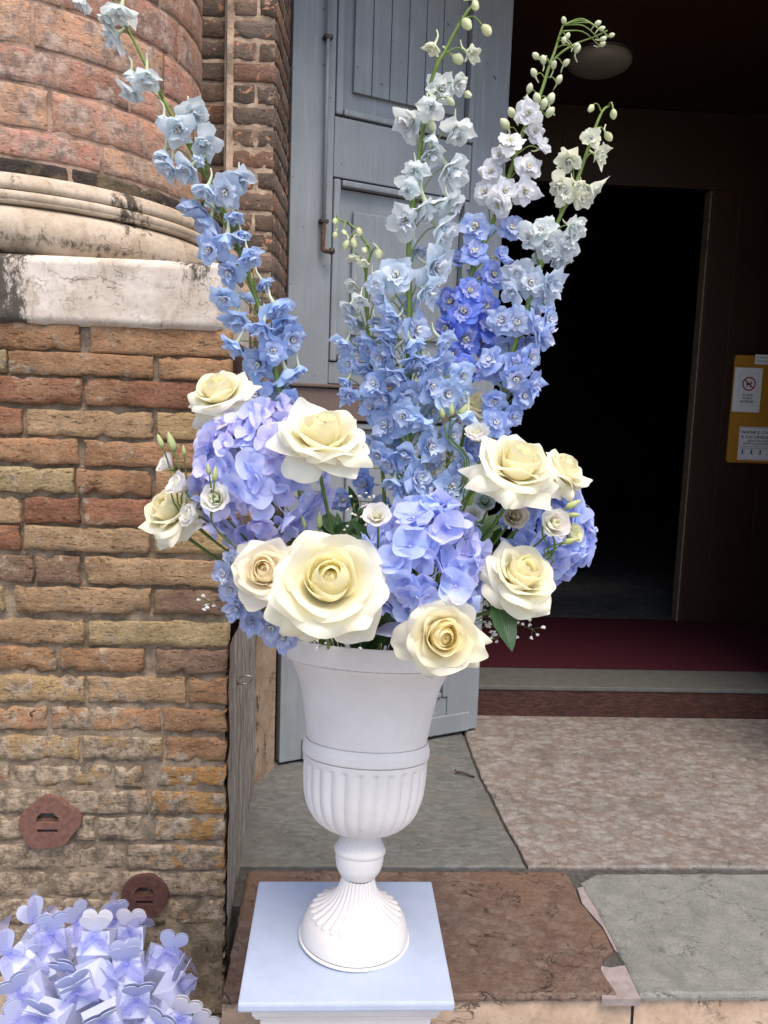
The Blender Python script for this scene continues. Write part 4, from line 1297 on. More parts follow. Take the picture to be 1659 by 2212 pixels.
# ---------------------------------------------------------------- roses
ROSEC = (0.96, 0.942, 0.83)
def rose(px, py, d, dia_px, axis, openness, label, seed, roll=0.0, droop=0.0, name='rose', color=ROSEC, group='cream roses in the urn', cls='rose', lf=None, stem=True, heart=(1.0, .975, .82)):
    r = random.Random(seed)
    c = P(px, py, d)
    S = dia_px * d / F / .15          # design diameter .15
    root = thing(name, label, cls, tuple(c), group)
    A = aim(axis, roll)
    off = Matrix.Translation((0, 0, -.030 * S))
    def put(geo, ang, col):
        v, f, uv = geo
        v = rotz(v * S, ang)
        o = obj('petal', mesh('petal', v, f, uv), M['rose'], root, M=A @ off, color=col)
        return o
    def jit(col, k=.03):
        q = r.uniform(1 - k, 1)
        return tuple(min(.97, x * q) for x in col)
    warm = tuple(a * b for a, b in zip(color, (1.0, .945, .74)))
    ang = r.uniform(0, 6.28)
    ga = 2.39996
    # closed heart: petals wrapped into a pointed bud
    inner = tuple(a * b for a, b in zip(color, heart))
    n1 = 8
    for i in range(n1):
        t = i / (n1 - 1)
        sc = .70 + .80 * t
        g = petal_geo(.004 * sc, (.062 - .004 * t) * sc ** .4 * (.84 + .16 * t), .031 * sc, 56, -88 + 50 * t + r.uniform(-6, 6), .92, r.uniform(0, 25), .16, r.uniform(0, .06), .014, 12, 11, .62, 2.6, r.uniform(0, 6), k=2.5, roll=r.uniform(0, 45) * t)
        put(g, ang + i * 2.15, jit(inner, .05))
    # petals hugging the heart
    for i in range(6):
        t = i / 5
        g = petal_geo(.007 + .002 * t, .064 + r.uniform(-.004, .004), .038 + .006 * t, 62, -46 + 34 * t + r.uniform(-9, 9), .96, r.uniform(-5, 35), .18, r.uniform(0, .09), .035, 14, 12, .58, 2.1, r.uniform(0, 6), k=r.uniform(2, 3.6), roll=r.uniform(0, 60), crease=r.uniform(0, .03))
        put(g, ang + .6 + i * ga, jit(inner, .04))
    # cup
    n2 = 6
    for i in range(n2):
        t = i / (n2 - 1)
        g = petal_geo(.009, .065 + .005 * t + r.uniform(-.004, .004), .045, 66, -14 + 14 * openness + (12 + 26 * openness) * t + r.uniform(-10, 10), 1.0, r.uniform(-5, 30), .2, r.uniform(0, .08), .03, 14, 12, .55, 1.9, r.uniform(0, 6), k=r.uniform(2, 3.4), roll=r.uniform(10, 75), crease=r.uniform(0, .02))
        put(g, ang + 1 + i * ga, jit(tuple((a + b) / 2 for a, b in zip(color, inner))))
    # opening petals with rolled lips
    n3 = 7
    for i in range(n3):
        t = i / (n3 - 1)
        g = petal_geo(.010, .071 + r.uniform(-.006, .006), .050 + r.uniform(-.005, .004), 72, 14 + 44 * openness * (.4 + .6 * t) + r.uniform(-14, 14), 1.05, r.uniform(-10, 50), .22, r.uniform(.0, .12), r.uniform(.03, .07), 16, 14, .5, 1.5, r.uniform(0, 6), k=r.uniform(2, 3.6), roll=r.uniform(25, 120), crease=r.uniform(0, .035))
        put(g, ang + .4 + i * ga, jit(color))
    # reflexed outer petals hanging back with folded corners
    n4 = 6
    for i in range(n4):
        g = petal_geo(.010, .076 + r.uniform(-.010, .010), .047 + r.uniform(-.008, .006), 76, 88 + 58 * openness + r.uniform(-34, 30), 1.2, r.uniform(-30, 80), r.uniform(.16, .34), r.uniform(.02, .2), r.uniform(.03, .09), 16, 14, .45, 1.2, r.uniform(0, 6), k=r.uniform(1.6, 3), roll=r.uniform(-40, 60), crease=r.uniform(0, .05))
        put(g, ang + 1.2 + i * 2 * math.pi / n4 + r.uniform(-.4, .4), jit(tuple(a * b for a, b in zip(color, (.985, .985, .96)))))
    for i in range(2):
        g = petal_geo(.010, .078 + r.uniform(-.01, .010), .038 + r.uniform(-.008, .006), 66, r.choice((40, 150, 165)) * (.6 + .4 * openness), 2.0, r.uniform(-60, 95), .22, r.uniform(.04, .2), .07, 16, 14, .45, 1.2, r.uniform(0, 6), k=r.uniform(1.5, 2.6), roll=r.uniform(-60, 80), crease=.04)
        put(g, r.uniform(0, 6.28), jit(tuple(a * b for a, b in zip(color, (.985, .985, .96)))))
    if stem:
        mb = MB()
        ax = (A.to_3x3() @ Vector((0, 0, 1)))
        loc = Vector(root.location)
        b = loc - ax * .030 * S
        mb.ball(tuple(b - loc - ax * .006 * S), .011 * S, 1, 1, 1, 8, 6)
        m2 = MB(); stem_to_urn(m2, b, -ax + Vector((0, 0, -.6)), .0034)
        mb.add([Vector(q) - loc for q in m2.v], m2.f, m2.uv)
        mb.build('stem', M['stem'], root, smooth=True, color=STEMC)
        ms = MB()
        for i in range(5):
            a = i * 1.2566 + r.random()
            dl = A.to_3x3() @ Vector((math.cos(a), math.sin(a), -.55))
            leaf_geo(ms, b - loc - ax * .004, dl, ax, .035 * S, .005 * S, .3, 5)
        ms.build('sepals', M['leaf'], root, smooth=True)
    if lf:
        for (bx, by, bd, tx, ty, td, wd) in lf:
            q0, q1 = P(bx, by, bd) - Vector(root.location), P(tx, ty, td) - Vector(root.location)
            ml = MB()
            leaf_geo(ml, q0, q1 - q0, Vector((0.25, -.8, .55)), (q1 - q0).length, wd, .12, 10)
            ml.build('leaf', M['leaf'], root, smooth=True)
    return root


rose(712, 1252, 1.20, 258, (.02, -.86, .50), .95, 'largest cream rose, wide open, front and centre above the urn rim', 11, roll=.3)
rose(698, 935, 1.27, 190, (.05, -.50, .86), .85, 'big cream rose standing above the left hydrangea, lower petals curled back', 12)
rose(470, 843, 1.40, 134, (-.30, -.50, .80), .85, 'half side-on cream rose highest on the left beside the delphinium', 13)
rose(365, 1098, 1.38, 148, (-.55, -.50, .66), .9, 'cream rose farthest left, hanging out in front of the bricks', 14)
rose(572, 1232, 1.26, 150, (-.08, -.90, .40), .6, 'cream rose with a spiral peach heart, left of the largest rose', 15, color=(.96, .925, .82), heart=(1.0, .95, .84))
rose(958, 1375, 1.19, 186, (.10, -.97, .10), .75, 'cream rose with an apricot heart hanging over the urn rim', 16, color=(.96, .935, .81), heart=(1.0, .945, .76))
rose(1132, 1238, 1.27, 176, (.32, -.62, .70), .95, 'cream rose low on the right above the dark green leaf', 17, lf=[(1070, 1300, 1.27, 1112, 1402, 1.22, .024)])
rose(1120, 1000, 1.29, 190, (.12, -.52, .84), .8, 'large cream rose at upper right beside the black doorway', 18)
rose(1222, 1012, 1.38, 122, (.55, -.40, .72), .9, 'cream rose farthest right, turned away behind a larger rose', 19)
rose(1030, 872, 1.52, 88, (.35, -.55, .75), .8, 'small half-hidden cream rose among delphiniums in the middle', 20)
rose(915, 838, 1.60, 70, (0, -.5, .8), .7, 'cream rose glimpsed deep behind the central delphinium', 21)

# ---------------------------------------------------------------- hydrangeas
hyd_petals = []
for i in range(10):
    v, f, uv = petal_geo(.0006, .0235, .0168, 62 + UR(-10, 8), 88 + UR(-34, 26), 1.2, UR(-45, 30), .2, 0, UR(.02, .08), 8, 6, .14, 1.0, UR(0, 6), peak=.62, crease=UR(-.05, .05))
    hyd_petals.append(mesh('petal', v, f, uv))
mb = MB(); mb.ball((0, 0, .001), .0021, n=6, m=4); mb.tube([(0, 0, 0), (0, 0, -.02)], .0009, 4)
hyd_bead = mb.mesh('floret', True)
def hydrangea(px, py, d, rx, ry, label, seed, axis=(0, -.85, .5), n=64, hue=0.0, cover=-.25):
    r = random.Random(seed)
    c = P(px, py, d)
    root = thing('hydrangea', label, 'hydrangea', tuple(c), 'blue hydrangeas in the urn')
    R = (rx + ry) / 2 * d / F
    ex, ez = rx / ((rx + ry) / 2), ry / ((rx + ry) / 2)
    A = aim(axis, r.uniform(0, 6))
    total = int(n / ((1 - cover) / 2))
    for i in range(total):
        z = 1 - 2 * (i + .5) / total
        if z < cover: break
        a = i * 2.39996
        q = math.sqrt(max(0, 1 - z * z))
        nv = A.to_3x3() @ Vector((q * math.cos(a), q * math.sin(a), z))
        nv += Vector((r.gauss(0, .07), r.gauss(0, .07), r.gauss(0, .07)))
        nv.normalize()
        rad = R * r.uniform(.80, 1.0)
        pos = Vector((nv.x * rad * ex, nv.y * rad, nv.z * rad * ez))
        tilt = (nv + Vector((r.gauss(0, .42), r.gauss(0, .42), r.gauss(0, .42)))).normalized()
        k = max(0, min(1, r.random() + hue))
        colr = tuple(x * (1 - k) + y * k for x, y in zip((.46, .57, .93), (.61, .62, .92)))
        kk = r.uniform(.92, 1.12)
        sc = r.uniform(.92, 1.38)
        fl = obj('floret', hyd_bead, M['bud'], root, M=Matrix.Translation(pos) @ aim(tilt, r.uniform(0, 6)) @ Matrix.Scale(sc, 4), color=(.55, .6, .9))
        for j in range(4):
            m = Matrix.Rotation(j * math.pi / 2 + r.uniform(-.14, .14), 4, 'Z') @ Matrix.Rotation(r.uniform(-.22, .22), 4, 'Y') @ Matrix.Translation((0, 0, .0004 * j)) @ Matrix.Scale(r.uniform(.86, 1.12), 4)
            obj('petal', r.choice(hyd_petals), M['hyd'], fl, M=m, color=tuple(min(.95, x * kk) for x in colr))
    mb = MB()
    loc = Vector(root.location)
    m2 = MB(); ax = Vector(axis).normalized(); stem_to_urn(m2, loc - ax * R * .2, -ax + Vector((0, 0, -.7)), .005)
    mb.add([Vector(q) - loc for q in m2.v], m2.f, m2.uv)
    mb.build('stem', M['stem'], root, smooth=True, color=STEMC)
    return root
hydrangea(566, 1030, 1.385, 140, 152, 'violet blue hydrangea head on the left beneath the high rose', 31, (-.18, -.86, .42), 112, .28)
hydrangea(920, 1226, 1.30, 118, 146, 'clear blue hydrangea head in the middle between the two front roses', 32, (.1, -.88, .45), 100, -.2)
hydrangea(1180, 1150, 1.46, 88, 102, 'blue hydrangea head on the far right half hidden by roses', 33, (.55, -.6, .35), 88, -.45)

# ---------------------------------------------------------------- delphiniums
def floret_meshes(kind, seed):
    r = random.Random(seed)
    out, inn, spur = MB(), MB(), MB()
    if kind == 'open':
        a0, a1, L, W, ni = 52, 88, .0240, .0125, 9
    elif kind == 'bell':
        a0, a1, L, W, ni = 50, 46, .0270, .0134, 10
    elif kind == 'shy':
        a0, a1, L, W, ni = 54, 18, .0220, .0130, 6
    n = 6 if kind == 'open' else 5
    for i in range(n):
        v, f, uv = petal_geo(.0016, L * r.uniform(.82, 1.14), W * r.uniform(.85, 1.12), a0 + r.uniform(-10, 10), a1 + r.uniform(-24, 45), 1.3, r.uniform(-50, 60), .2, r.uniform(-.06, .26), r.uniform(.06, .15), 8, 7, .16, 1.2, r.uniform(0, 6), peak=.66, k=r.uniform(3, 6))
        v = v + r.uniform(.4, 1) * .0009 * np.stack([np.sin(v[:, 1] * 900 + i), np.sin(v[:, 0] * 1100), np.sin(v[:, 0] * 800 + v[:, 1] * 700)], -1) * (uv[:, 1:2] ** 2)
        out.add(rotz(v, i * 2 * math.pi / n + r.uniform(-.22, .22)), f, uv)
    for i in range(ni):
        v, f, uv = petal_geo(.0012, L * r.uniform(.5, .9), W * r.uniform(.5, .8), a0 * .55 + r.uniform(-14, 14), a1 * .75 + r.uniform(-30, 25), 1.2, r.uniform(-45, 50), .16, r.uniform(-.1, .1), r.uniform(.08, .16), 6, 6, .22, 1.4, r.uniform(0, 6), z0=.0018, k=r.uniform(4, 7))
        inn.add(rotz(v, i * 2.39996 + r.uniform(-.4, .4)), f, uv)
    bend = r.uniform(-.006, .006)
    spur.tube(spline([(0, 0, .001), (.001, 0, -.007), (.003 + bend * .3, 0, -.016), (.008 + bend, bend * .5, -.023)], 4), [.0034, .0031, .0028, .0025, .0023, .0021, .0019, .0017, .0015, .0014, .0012, .0011, .0007], 6)
    bee = MB()
    for i in range(7):
        a = i * 2.39996
        bee.tube([(0, 0, .003), (.0016 * math.cos(a), .0016 * math.sin(a), .009), (.0034 * math.cos(a), .0034 * math.sin(a), .0125 + r.uniform(-.002, .002))], [.0009, .0011, .0013], 4)
    return out.mesh('floret', True), inn.mesh('inner_petals', True), spur.mesh('spur', True), bee.mesh('stamens', True)
FLO = {k: [floret_meshes(k, 60 + i + 10 * q) for i in range(5)] for q, k in enumerate(('open', 'bell', 'shy'))}
mb = MB()
BUDS = []
for q in range(3):
    mb = MB()
    vs, fs, uv = lathe([(.0006, -.006), (.0034, -.0045), (.0056, 0), (.0058, .004), (.0042, .0085), (.0008, .0115)], 10, lambda a, i: 1 + .10 * math.cos(5 * a) * (i > 1))
    mb.add(vs, fs, uv)
    if q: mb.tube(spline([(0, 0, -.004), (.002, 0, -.010), (.007 * q, 0, -.015)], 3), [.0016] * 4 + [.0012] * 3, 5)
    BUDS.append(mb.mesh('bud', True))


def delphinium(label, stem, dd, florets, colfn, face, seed, name='delphinium', srad=.0052, flare=.5, tilt=0.0, toroot=True):
    """stem: picture polyline bottom to top; florets: (px, py, size, kind); depth dd bottom..top"""
    r = random.Random(seed)
    n = len(stem)
    pts = [P(x, y, dd[0] + (dd[1] - dd[0]) * i / (n - 1)) for i, (x, y) in enumerate(stem)]
    root = thing(name, label, 'delphinium', tuple(pts[0]), 'blue delphinium spikes in the urn')
    loc = Vector(pts[0])
    sp = spline(pts, 6)
    mb = MB()
    foot = []
    if toroot:
        d = Vector((pts[0].x - CORE.x, pts[0].y - CORE.y, 0))
        if d.length > .08: d = d.normalized() * .08
        foot = [CORE + d, CORE + d + (pts[0] - CORE - d) * .5]
    full = spline(foot + pts, 6)
    m = len(full)
    mb.tube([q - loc for q in full], [srad * (1 - .68 * (i / (m - 1)) ** 1.5) for i in range(m)], 7)
    px_pts = [(x, y) for x, y in stem]
    for (fx, fy, size, kind) in florets:
        # nearest place on the stem, a little below the floret
        best, bi = 1e9, 0
        tgt = None
        for i, q in enumerate(sp):
            t = i / (len(sp) - 1) * (n - 1)
            j = min(int(t), n - 2); fr = t - j
            sx_, sy_ = stem[j][0] * (1 - fr) + stem[j + 1][0] * fr, stem[j][1] * (1 - fr) + stem[j + 1][1] * fr
            e = (sx_ - fx) ** 2 + (sy_ - (fy + (-6 if kind == 'bud' else 4))) ** 2
            if e < best: best, bi, tgt = e, i, (sx_, sy_)
        q = sp[bi]
        sidev = (fx - tgt[0]) * q.y / F
        dist = math.sqrt(best) * q.y / F
        fr = r.uniform(-.024, .0) if abs(sidev) > .018 else -.016 - r.random() * .02
        if kind == 'back': fr = .03; kind = 'bell'
        c = P(fx, fy, q.y + fr)
        cr = ROT @ Vector((1, 0, 0))
        if kind == 'bud':
            dirv = (Vector((sidev * 12, -.25, -.55 if face[2] < 0 else .5)) + Vector((r.gauss(0, .2), r.gauss(0, .2), r.gauss(0, .15)))).normalized()
            me = r.choice(BUDS)
            s_ = size * 1.0
            o = obj('bud', me, M['bud'], root, M=Matrix.Translation(c - loc) @ aim(dirv, r.uniform(0, 6)) @ Matrix.Scale(s_, 4), color=colfn(fy, True))
            att = c - loc - dirv * .005 * s_
            start = q - loc - (sp[bi] - sp[max(bi - 2, 0)]) * .8
        else:
            if kind == 'bell' and fy > 560 and r.random() < .45: kind = 'open'
            fc = Vector(face) if (kind != 'open' or face[2] > -.2) else Vector(face) * .45 + Vector((0, -.7, .12))
            dirv = (fc + Vector((flare * max(-1, min(1, sidev / .03)), 0, 0)) + Vector((r.gauss(0, .24), r.gauss(0, .2), r.gauss(0, .24)))).normalized()
            s_ = size * r.uniform(.88, 1.10)
            fm, im, sm, bm_ = r.choice(FLO[kind])
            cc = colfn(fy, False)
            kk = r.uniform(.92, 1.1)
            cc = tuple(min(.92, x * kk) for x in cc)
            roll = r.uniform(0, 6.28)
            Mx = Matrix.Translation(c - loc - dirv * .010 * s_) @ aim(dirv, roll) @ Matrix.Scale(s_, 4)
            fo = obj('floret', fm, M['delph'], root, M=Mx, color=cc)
            pale = tuple(min(.93, x * .62 + y * .38) for x, y in zip(cc, (.9, .9, .92)))
            obj('inner_petals', im, M['delph'], fo, color=pale)
            if kind != 'shy': obj('stamens', bm_, M['bud'], fo, color=(.80, .76, .55) if face[2] > 0 else (.82, .83, .80))
            sc_ = tuple(.35 * x + .65 * y for x, y in zip(cc, (.80, .83, .50)))
            # spur turned upwards
            up = aim(dirv, roll).to_3x3().inverted() @ Vector((0, 0, 1))
            obj('spur', sm, M['bud'], fo, M=Matrix.Rotation(math.atan2(up.y, up.x), 4, 'Z'), color=sc_)
            att = c - loc - dirv * .0115 * s_
            start = q - loc - (sp[bi] - sp[max(bi - 3, 0)]) * 1.0
        midp = start.lerp(att, .55) + Vector((0, 0, .006 + .1 * (att - start).length))
        mb.tube(spline([start, midp, att], 4), [.0015, .0014, .0013, .0012, .0011, .0011, .0010, .0010, .0012], 5)
    mb.build('stem', M['stem'], root, smooth=True, color=(.17, .25, .06))
    return root


def grad(stops):
    def fn(y, bud):
        if y <= stops[0][0]: c = stops[0][1]
        elif y >= stops[-1][0]: c = stops[-1][1]
        else:
            for (y0, c0), (y1, c1) in zip(stops, stops[1:]):
                if y0 <= y <= y1:
                    t = (y - y0) / (y1 - y0); c = tuple(a * (1 - t) + b * t for a, b in zip(c0, c1)); break
        if bud: c = tuple(a * .35 + b * .65 for a, b in zip(c, (.62, .66, .34)))
        return c
    return fn


CREAM, GW, PALE, SKY, BLUE, DEEP = (.84, .87, .68), (.80, .86, .85), (.66, .77, .90), (.47, .62, .91), (.41, .57, .91), (.19, .30, .87)
O, B, S_, U = 'open', 'bell', 'shy', 'bud'
d1 = [(173, 2, 1, S_), (260, 27, 1, B), (231, 43, .9, S_), (243, 78, 1.05, B), (282, 161, .8, S_), (317, 171, 1.15, B), (282, 200, .95, B), (352, 260, .9, S_), (383, 280, 1.1, B), (418, 251, 1.1, B),
      (441, 311, 1.1, B), (352, 338, .95, S_), (364, 362, 1.05, B), (404, 369, 1.05, B), (432, 346, .8, S_), (519, 389, 1.0, B), (443, 412, 1.1, B), (486, 416, 1.2, O), (418, 447, 1.1, B), (449, 482, 1.15, B),
      (505, 470, .9, S_), (490, 517, 1.15, B), (451, 540, 1.15, O), (523, 510, .9, S_), (541, 556, 1.0, B), (494, 591, 1.2, B), (572, 614, 1.0, S_), (482, 645, 1.2, B), (599, 665, 1.25, B), (513, 692, 1.2, B),
      (564, 712, 1.25, B), (618, 702, 1.1, B), (634, 734, 1.2, O), (505, 750, 1.1, B), (556, 787, 1.2, O), (622, 812, 1.25, B), (552, 853, 1.1, B), (625, 868, 1.0, O), (590, 758, 1.0, B), (648, 800, .9, S_), (540, 640, .9, 'back'), (588, 720, .9, 'back'), (470, 440, .9, 'back'), (600, 840, 1, 'back')]
d1 = [(x, y, z * 1.13, q) for x, y, z, q in d1]
delphinium('tall blue delphinium leaning far left in front of the brick column', [(640, 1010), (606, 860), (590, 770), (545, 620), (470, 430), (410, 320), (345, 200), (295, 100), (262, 35), (240, -20)], (1.49, 1.47), d1,
           grad([(60, GW), (230, (.70, .79, .83)), (380, (.66, .77, .88)), (470, (.52, .65, .90)), (620, SKY), (780, BLUE)]), (0, -.30, -.92), 41, flare=.5)
d2 = [(1026, 9, 1.1, U), (1006, 49, 1.35, U), (1048, 62, 1.3, U), (933, 104, 1.0, S_), (1020, 118, 1.0, S_), (986, 126, 1.4, U), (955, 191, 1.25, O), (991, 182, .95, B), (1008, 203, 1, U), (971, 216, 1, U), (931, 231, 1.1, B), (882, 267, 1.35, B), (988, 288, 1.35, B),
      (931, 267, 1.2, U), (934, 302, .9, S_), (935, 337, 1.15, B), (978, 373, 1.5, B), (895, 369, .9, B), (880, 409, 1.0, B), (980, 440, 1.05, B), (926, 451, 1.5, B), (875, 477, 1.3, B), (960, 500, 1.5, B), (905, 542, 1.1, 'back'), (948, 580, 1.6, B), (855, 593, 1.55, B), (922, 631, 1.3, B),
      (829, 655, 1.4, B), (811, 613, .8, B), (904, 712, 1.75, B), (837, 722, 1.35, B), (931, 790, 1.5, B), (858, 812, 1.5, B), (968, 852, 1.5, O), (831, 918, 1.6, O), (901, 909, 1.5, B), (931, 965, 1.45, B), (840, 1004, 1.35, B), (908, 1032, 1.5, O), (976, 1051, 1.4, O), (1001, 812, 1.25, B), (893, 747, 1.3, B), (806, 829, 1.25, B),
      (820, 775, 1.2, B), (979, 941, 1.2, 'back'), (850, 690, 1.2, B), (880, 860, 1.3, O), (800, 880, 1.1, 'back'), (860, 960, 1.2, 'back'), (935, 890, 1.2, 'back'), (958, 735, 1.1, B), (940, 1000, 1.1, 'back'), (880, 660, 1.0, 'back'), (790, 950, 1.1, 'back'), (815, 985, 1.3, B), (872, 985, 1.3, B), (945, 1060, 1.3, B), (880, 1065, 1.3, B), (1000, 1000, 1.3, B), (1010, 900, 1.25, B), (870, 900, 1.3, B), (830, 860, 1.25, B), (935, 835, 1.3, B), (905, 780, 1.3, B), (1000, 860, 1.2, 'back'), (800, 745, 1.1, 'back'), (840, 760, 1.2, B), (965, 790, 1.2, 'back'), (850, 1045, 1.2, B)]
delphinium('tallest central delphinium, white at the tip and blue below', [(880, 1100), (880, 950), (882, 780), (884, 635), (884, 511), (904, 347), (931, 178), (966, 102), (1002, 36), (1036, -6)], (1.46, 1.42), d2,
           grad([(100, CREAM), (200, GW), (480, (.74, .82, .86)), (600, PALE), (700, (.48, .62, .88)), (820, SKY)]), (0, -.46, -.74), 42, srad=.0062, flare=.55)
d3 = [(724, 476, .8, U), (724, 506, .75, U), (742, 501, .8, U), (749, 526, 1.1, U), (765, 521, 1.2, U), (775, 498, .95, U), (786, 540, 1.0, U), (818, 546, 1.3, U), (762, 557, .75, S_), (784, 569, .85, S_), (762, 618, .85, B), (811, 607, .75, S_), (778, 650, .8, B), (754, 664, .85, B), (761, 694, .9, B),
      (811, 693, .8, B), (744, 744, .9, B), (772, 744, .9, B), (798, 758, 1.0, B), (751, 787, .9, B), (746, 826, .85, S_), (752, 853, .85, B), (822, 640, .9, 'back'), (790, 800, 1.0, B), (775, 850, 1.0, 'back'), (772, 700, .8, 'back')]
delphinium('slim short delphinium with drooping buds in front of the grey shutter', [(830, 1080), (812, 900), (797, 731), (791, 593), (800, 545), (786, 518), (764, 491), (740, 477), (723, 471)], (1.50, 1.52), d3,
           grad([(560, CREAM), (640, GW), (690, (.66, .76, .86)), (760, (.44, .58, .88)), (830, SKY)]), (0, -.45, -.8), 43, srad=.004, flare=.35)
d4 = [(1219, 47, .8, U), (1225, 80, .75, U), (1218, 90, .75, U), (1246, 109, .95, U), (1221, 138, .95, U), (1206, 175, 1, U), (1196, 143, .95, U), (1174, 133, .95, U), (1159, 123, .95, U), (1154, 160, 1, U), (1143, 194, 1, U), (1160, 217, 1.2, U), (1174, 229, 1.2, U), (1189, 217, 1.3, U), (1186, 246, 1.2, U), (1107, 247, 1.2, U), (1093, 271, 1.35, U),
      (1289, 52, .8, U), (1298, 62, .75, U), (1319, 77, .7, U), (1300, 85, .8, U), (1299, 97, .75, U), (1243, 100, .7, U),
      (1141, 243, 1.0, O), (1158, 283, .95, O), (1173, 315, .95, B), (1103, 303, 1.05, O), (1078, 334, .95, O), (1061, 369, 1.05, O), (1143, 359, 1.15, O), (1046, 414, 1.15, O), (1092, 412, 1.15, O), (1074, 444, 1.35, O), (1136, 412, 1.2, O), (1026, 489, 1.35, O), (1106, 490, 1.3, O), (1026, 540, 1.4, O), (1068, 592, 1.35, O), (1083, 552, .9, B),
      (1001, 672, 1.5, O), (1006, 734, 1.6, O), (1051, 660, 1.45, O), (973, 650, 1.35, O), (1016, 627, 1.3, O), (963, 708, 1.3, O), (1056, 702, 1.35, O), (976, 767, 1.3, O), (996, 790, 1.2, O), (1026, 801, 1.2, O), (990, 560, 1.0, 'back'), (1040, 740, 1.2, 'back'), (1030, 605, 1.1, 'back')]
delphinium('delphinium with white upper and deep cobalt blue lower flowers facing front', [(960, 1080), (975, 900), (985, 740), (1016, 596), (1066, 476), (1105, 364), (1126, 293), (1152, 240), (1172, 190), (1186, 143), (1198, 112), (1209, 75), (1218, 50)], (1.54, 1.58), d4,
           grad([(240, (.86, .88, .90)), (445, (.84, .87, .92)), (475, (.44, .56, .91)), (560, (.34, .46, .90)), (640, (.19, .30, .88)), (760, DEEP)]), (-.1, -.9, .12), 44, srad=.0055, flare=.25)
fork = bpy.data.objects.get('delphinium.003')
mb = MB(); lo = Vector(fork.location)
mb.tube([q - lo for q in spline([P(1172, 190, 1.57), P(1196, 130, 1.575), P(1239, 97, 1.58), P(1283, 80, 1.58), P(1312, 66, 1.58)], 6)], [.0022] * 14 + [.0014] * 11, 6)
mb.build('side_stem', M['stem'], fork, smooth=True, color=(.17, .25, .06))
d5 = [(1278, 232, .95, U), (1325, 243, 1, U), (1312, 292, 1.1, U), (1279, 295, .9, O), (1294, 335, .95, B), (1229, 347, 1.0, B), (1206, 400, 1.0, B), (1223, 413, 1.1, O), (1263, 427, 1.1, O), (1283, 407, 1.0, B), (1249, 400, .8, S_), (1243, 490, 1.1, B), (1169, 493, 1.15, O), (1143, 513, 1.05, B), (1186, 527, 1.3, O), (1229, 523, 1.3, O), (1206, 560, 1.1, B), (1169, 550, .9, 'back'),
      (1118, 593, 1.25, B), (1148, 611, 1.2, O), (1190, 614, 1.25, B), (1106, 631, 1.1, B), (1178, 651, 1.2, O), (1083, 691, 1.2, B), (1118, 696, 1.2, O), (1163, 701, 1.35, O), (1178, 726, 1.2, B), (1058, 776, 1.25, O), (1113, 786, 1.25, B), (1151, 771, 1.2, B), (1068, 800, 1.1, B), (1115, 820, 1.3, O), (1151, 829, 1.15, B), (1134, 856, 1.2, O), (1068, 868, 1.15, O), (1112, 901, 1.15, B), (1072, 912, 1.1, O), (1140, 740, 1, 'back'), (1090, 840, 1.1, 'back'), (1160, 660, 1, 'back'), (1095, 750, 1, 'back'), (1190, 690, .9, B)]
delphinium('right hand delphinium, cream at the tip, against the black doorway', [(1010, 1100), (1066, 950), (1092, 850), (1113, 739), (1136, 672), (1169, 567), (1203, 483), (1246, 390), (1273, 313), (1290, 265), (1303, 238), (1316, 229)], (1.48, 1.50), d5,
           grad([(290, CREAM), (440, (.80, .83, .70)), (500, (.73, .80, .80)), (620, (.58, .68, .82)), (700, (.46, .58, .87)), (850, (.37, .50, .88))]), (.1, -.72, -.38), 45, srad=.0055, flare=.6)
d6 = [(483, 1240, 1.0, B), (497, 1275, 1.0, B), (526, 1305, 1.35, O), (586, 1357, 1.5, O), (540, 1345, 1.1, B), (612, 1378, 1.1, O), (510, 1318, 1.1, B), (556, 1322, 1.2, 'back'), (500, 1205, .8, S_)]
delphinium('short pale blue delphinium hanging over the left side of the rim', [(690, 1330), (640, 1335), (590, 1330), (530, 1285), (497, 1230), (478, 1190)], (1.40, 1.30), d6,
           grad([(1200, (.46, .52, .70)), (1300, (.46, .55, .84)), (1390, (.50, .57, .85))]), (-.15, -.9, -.05), 46, srad=.004, flare=.3)
d7 = [(786, 1047, 1.3, O), (770, 1010, 1.2, B), (820, 1095, 1.2, B), (1080, 930, 1.2, O), (1040, 985, 1.2, O), (1010, 960, 1.2, B), (960, 1100, 1.2, B), (1050, 1050, 1.2, O), (1100, 960, 1.1, B), (900, 1090, 1.1, B), (740, 1080, 1.1, B), (1090, 1120, 1.1, B)]
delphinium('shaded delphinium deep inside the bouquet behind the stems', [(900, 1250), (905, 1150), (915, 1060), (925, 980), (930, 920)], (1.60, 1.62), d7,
           grad([(900, (.26, .40, .84)), (1100, (.32, .45, .80))]), (0, -.8, .2), 47, srad=.004, flare=.4)

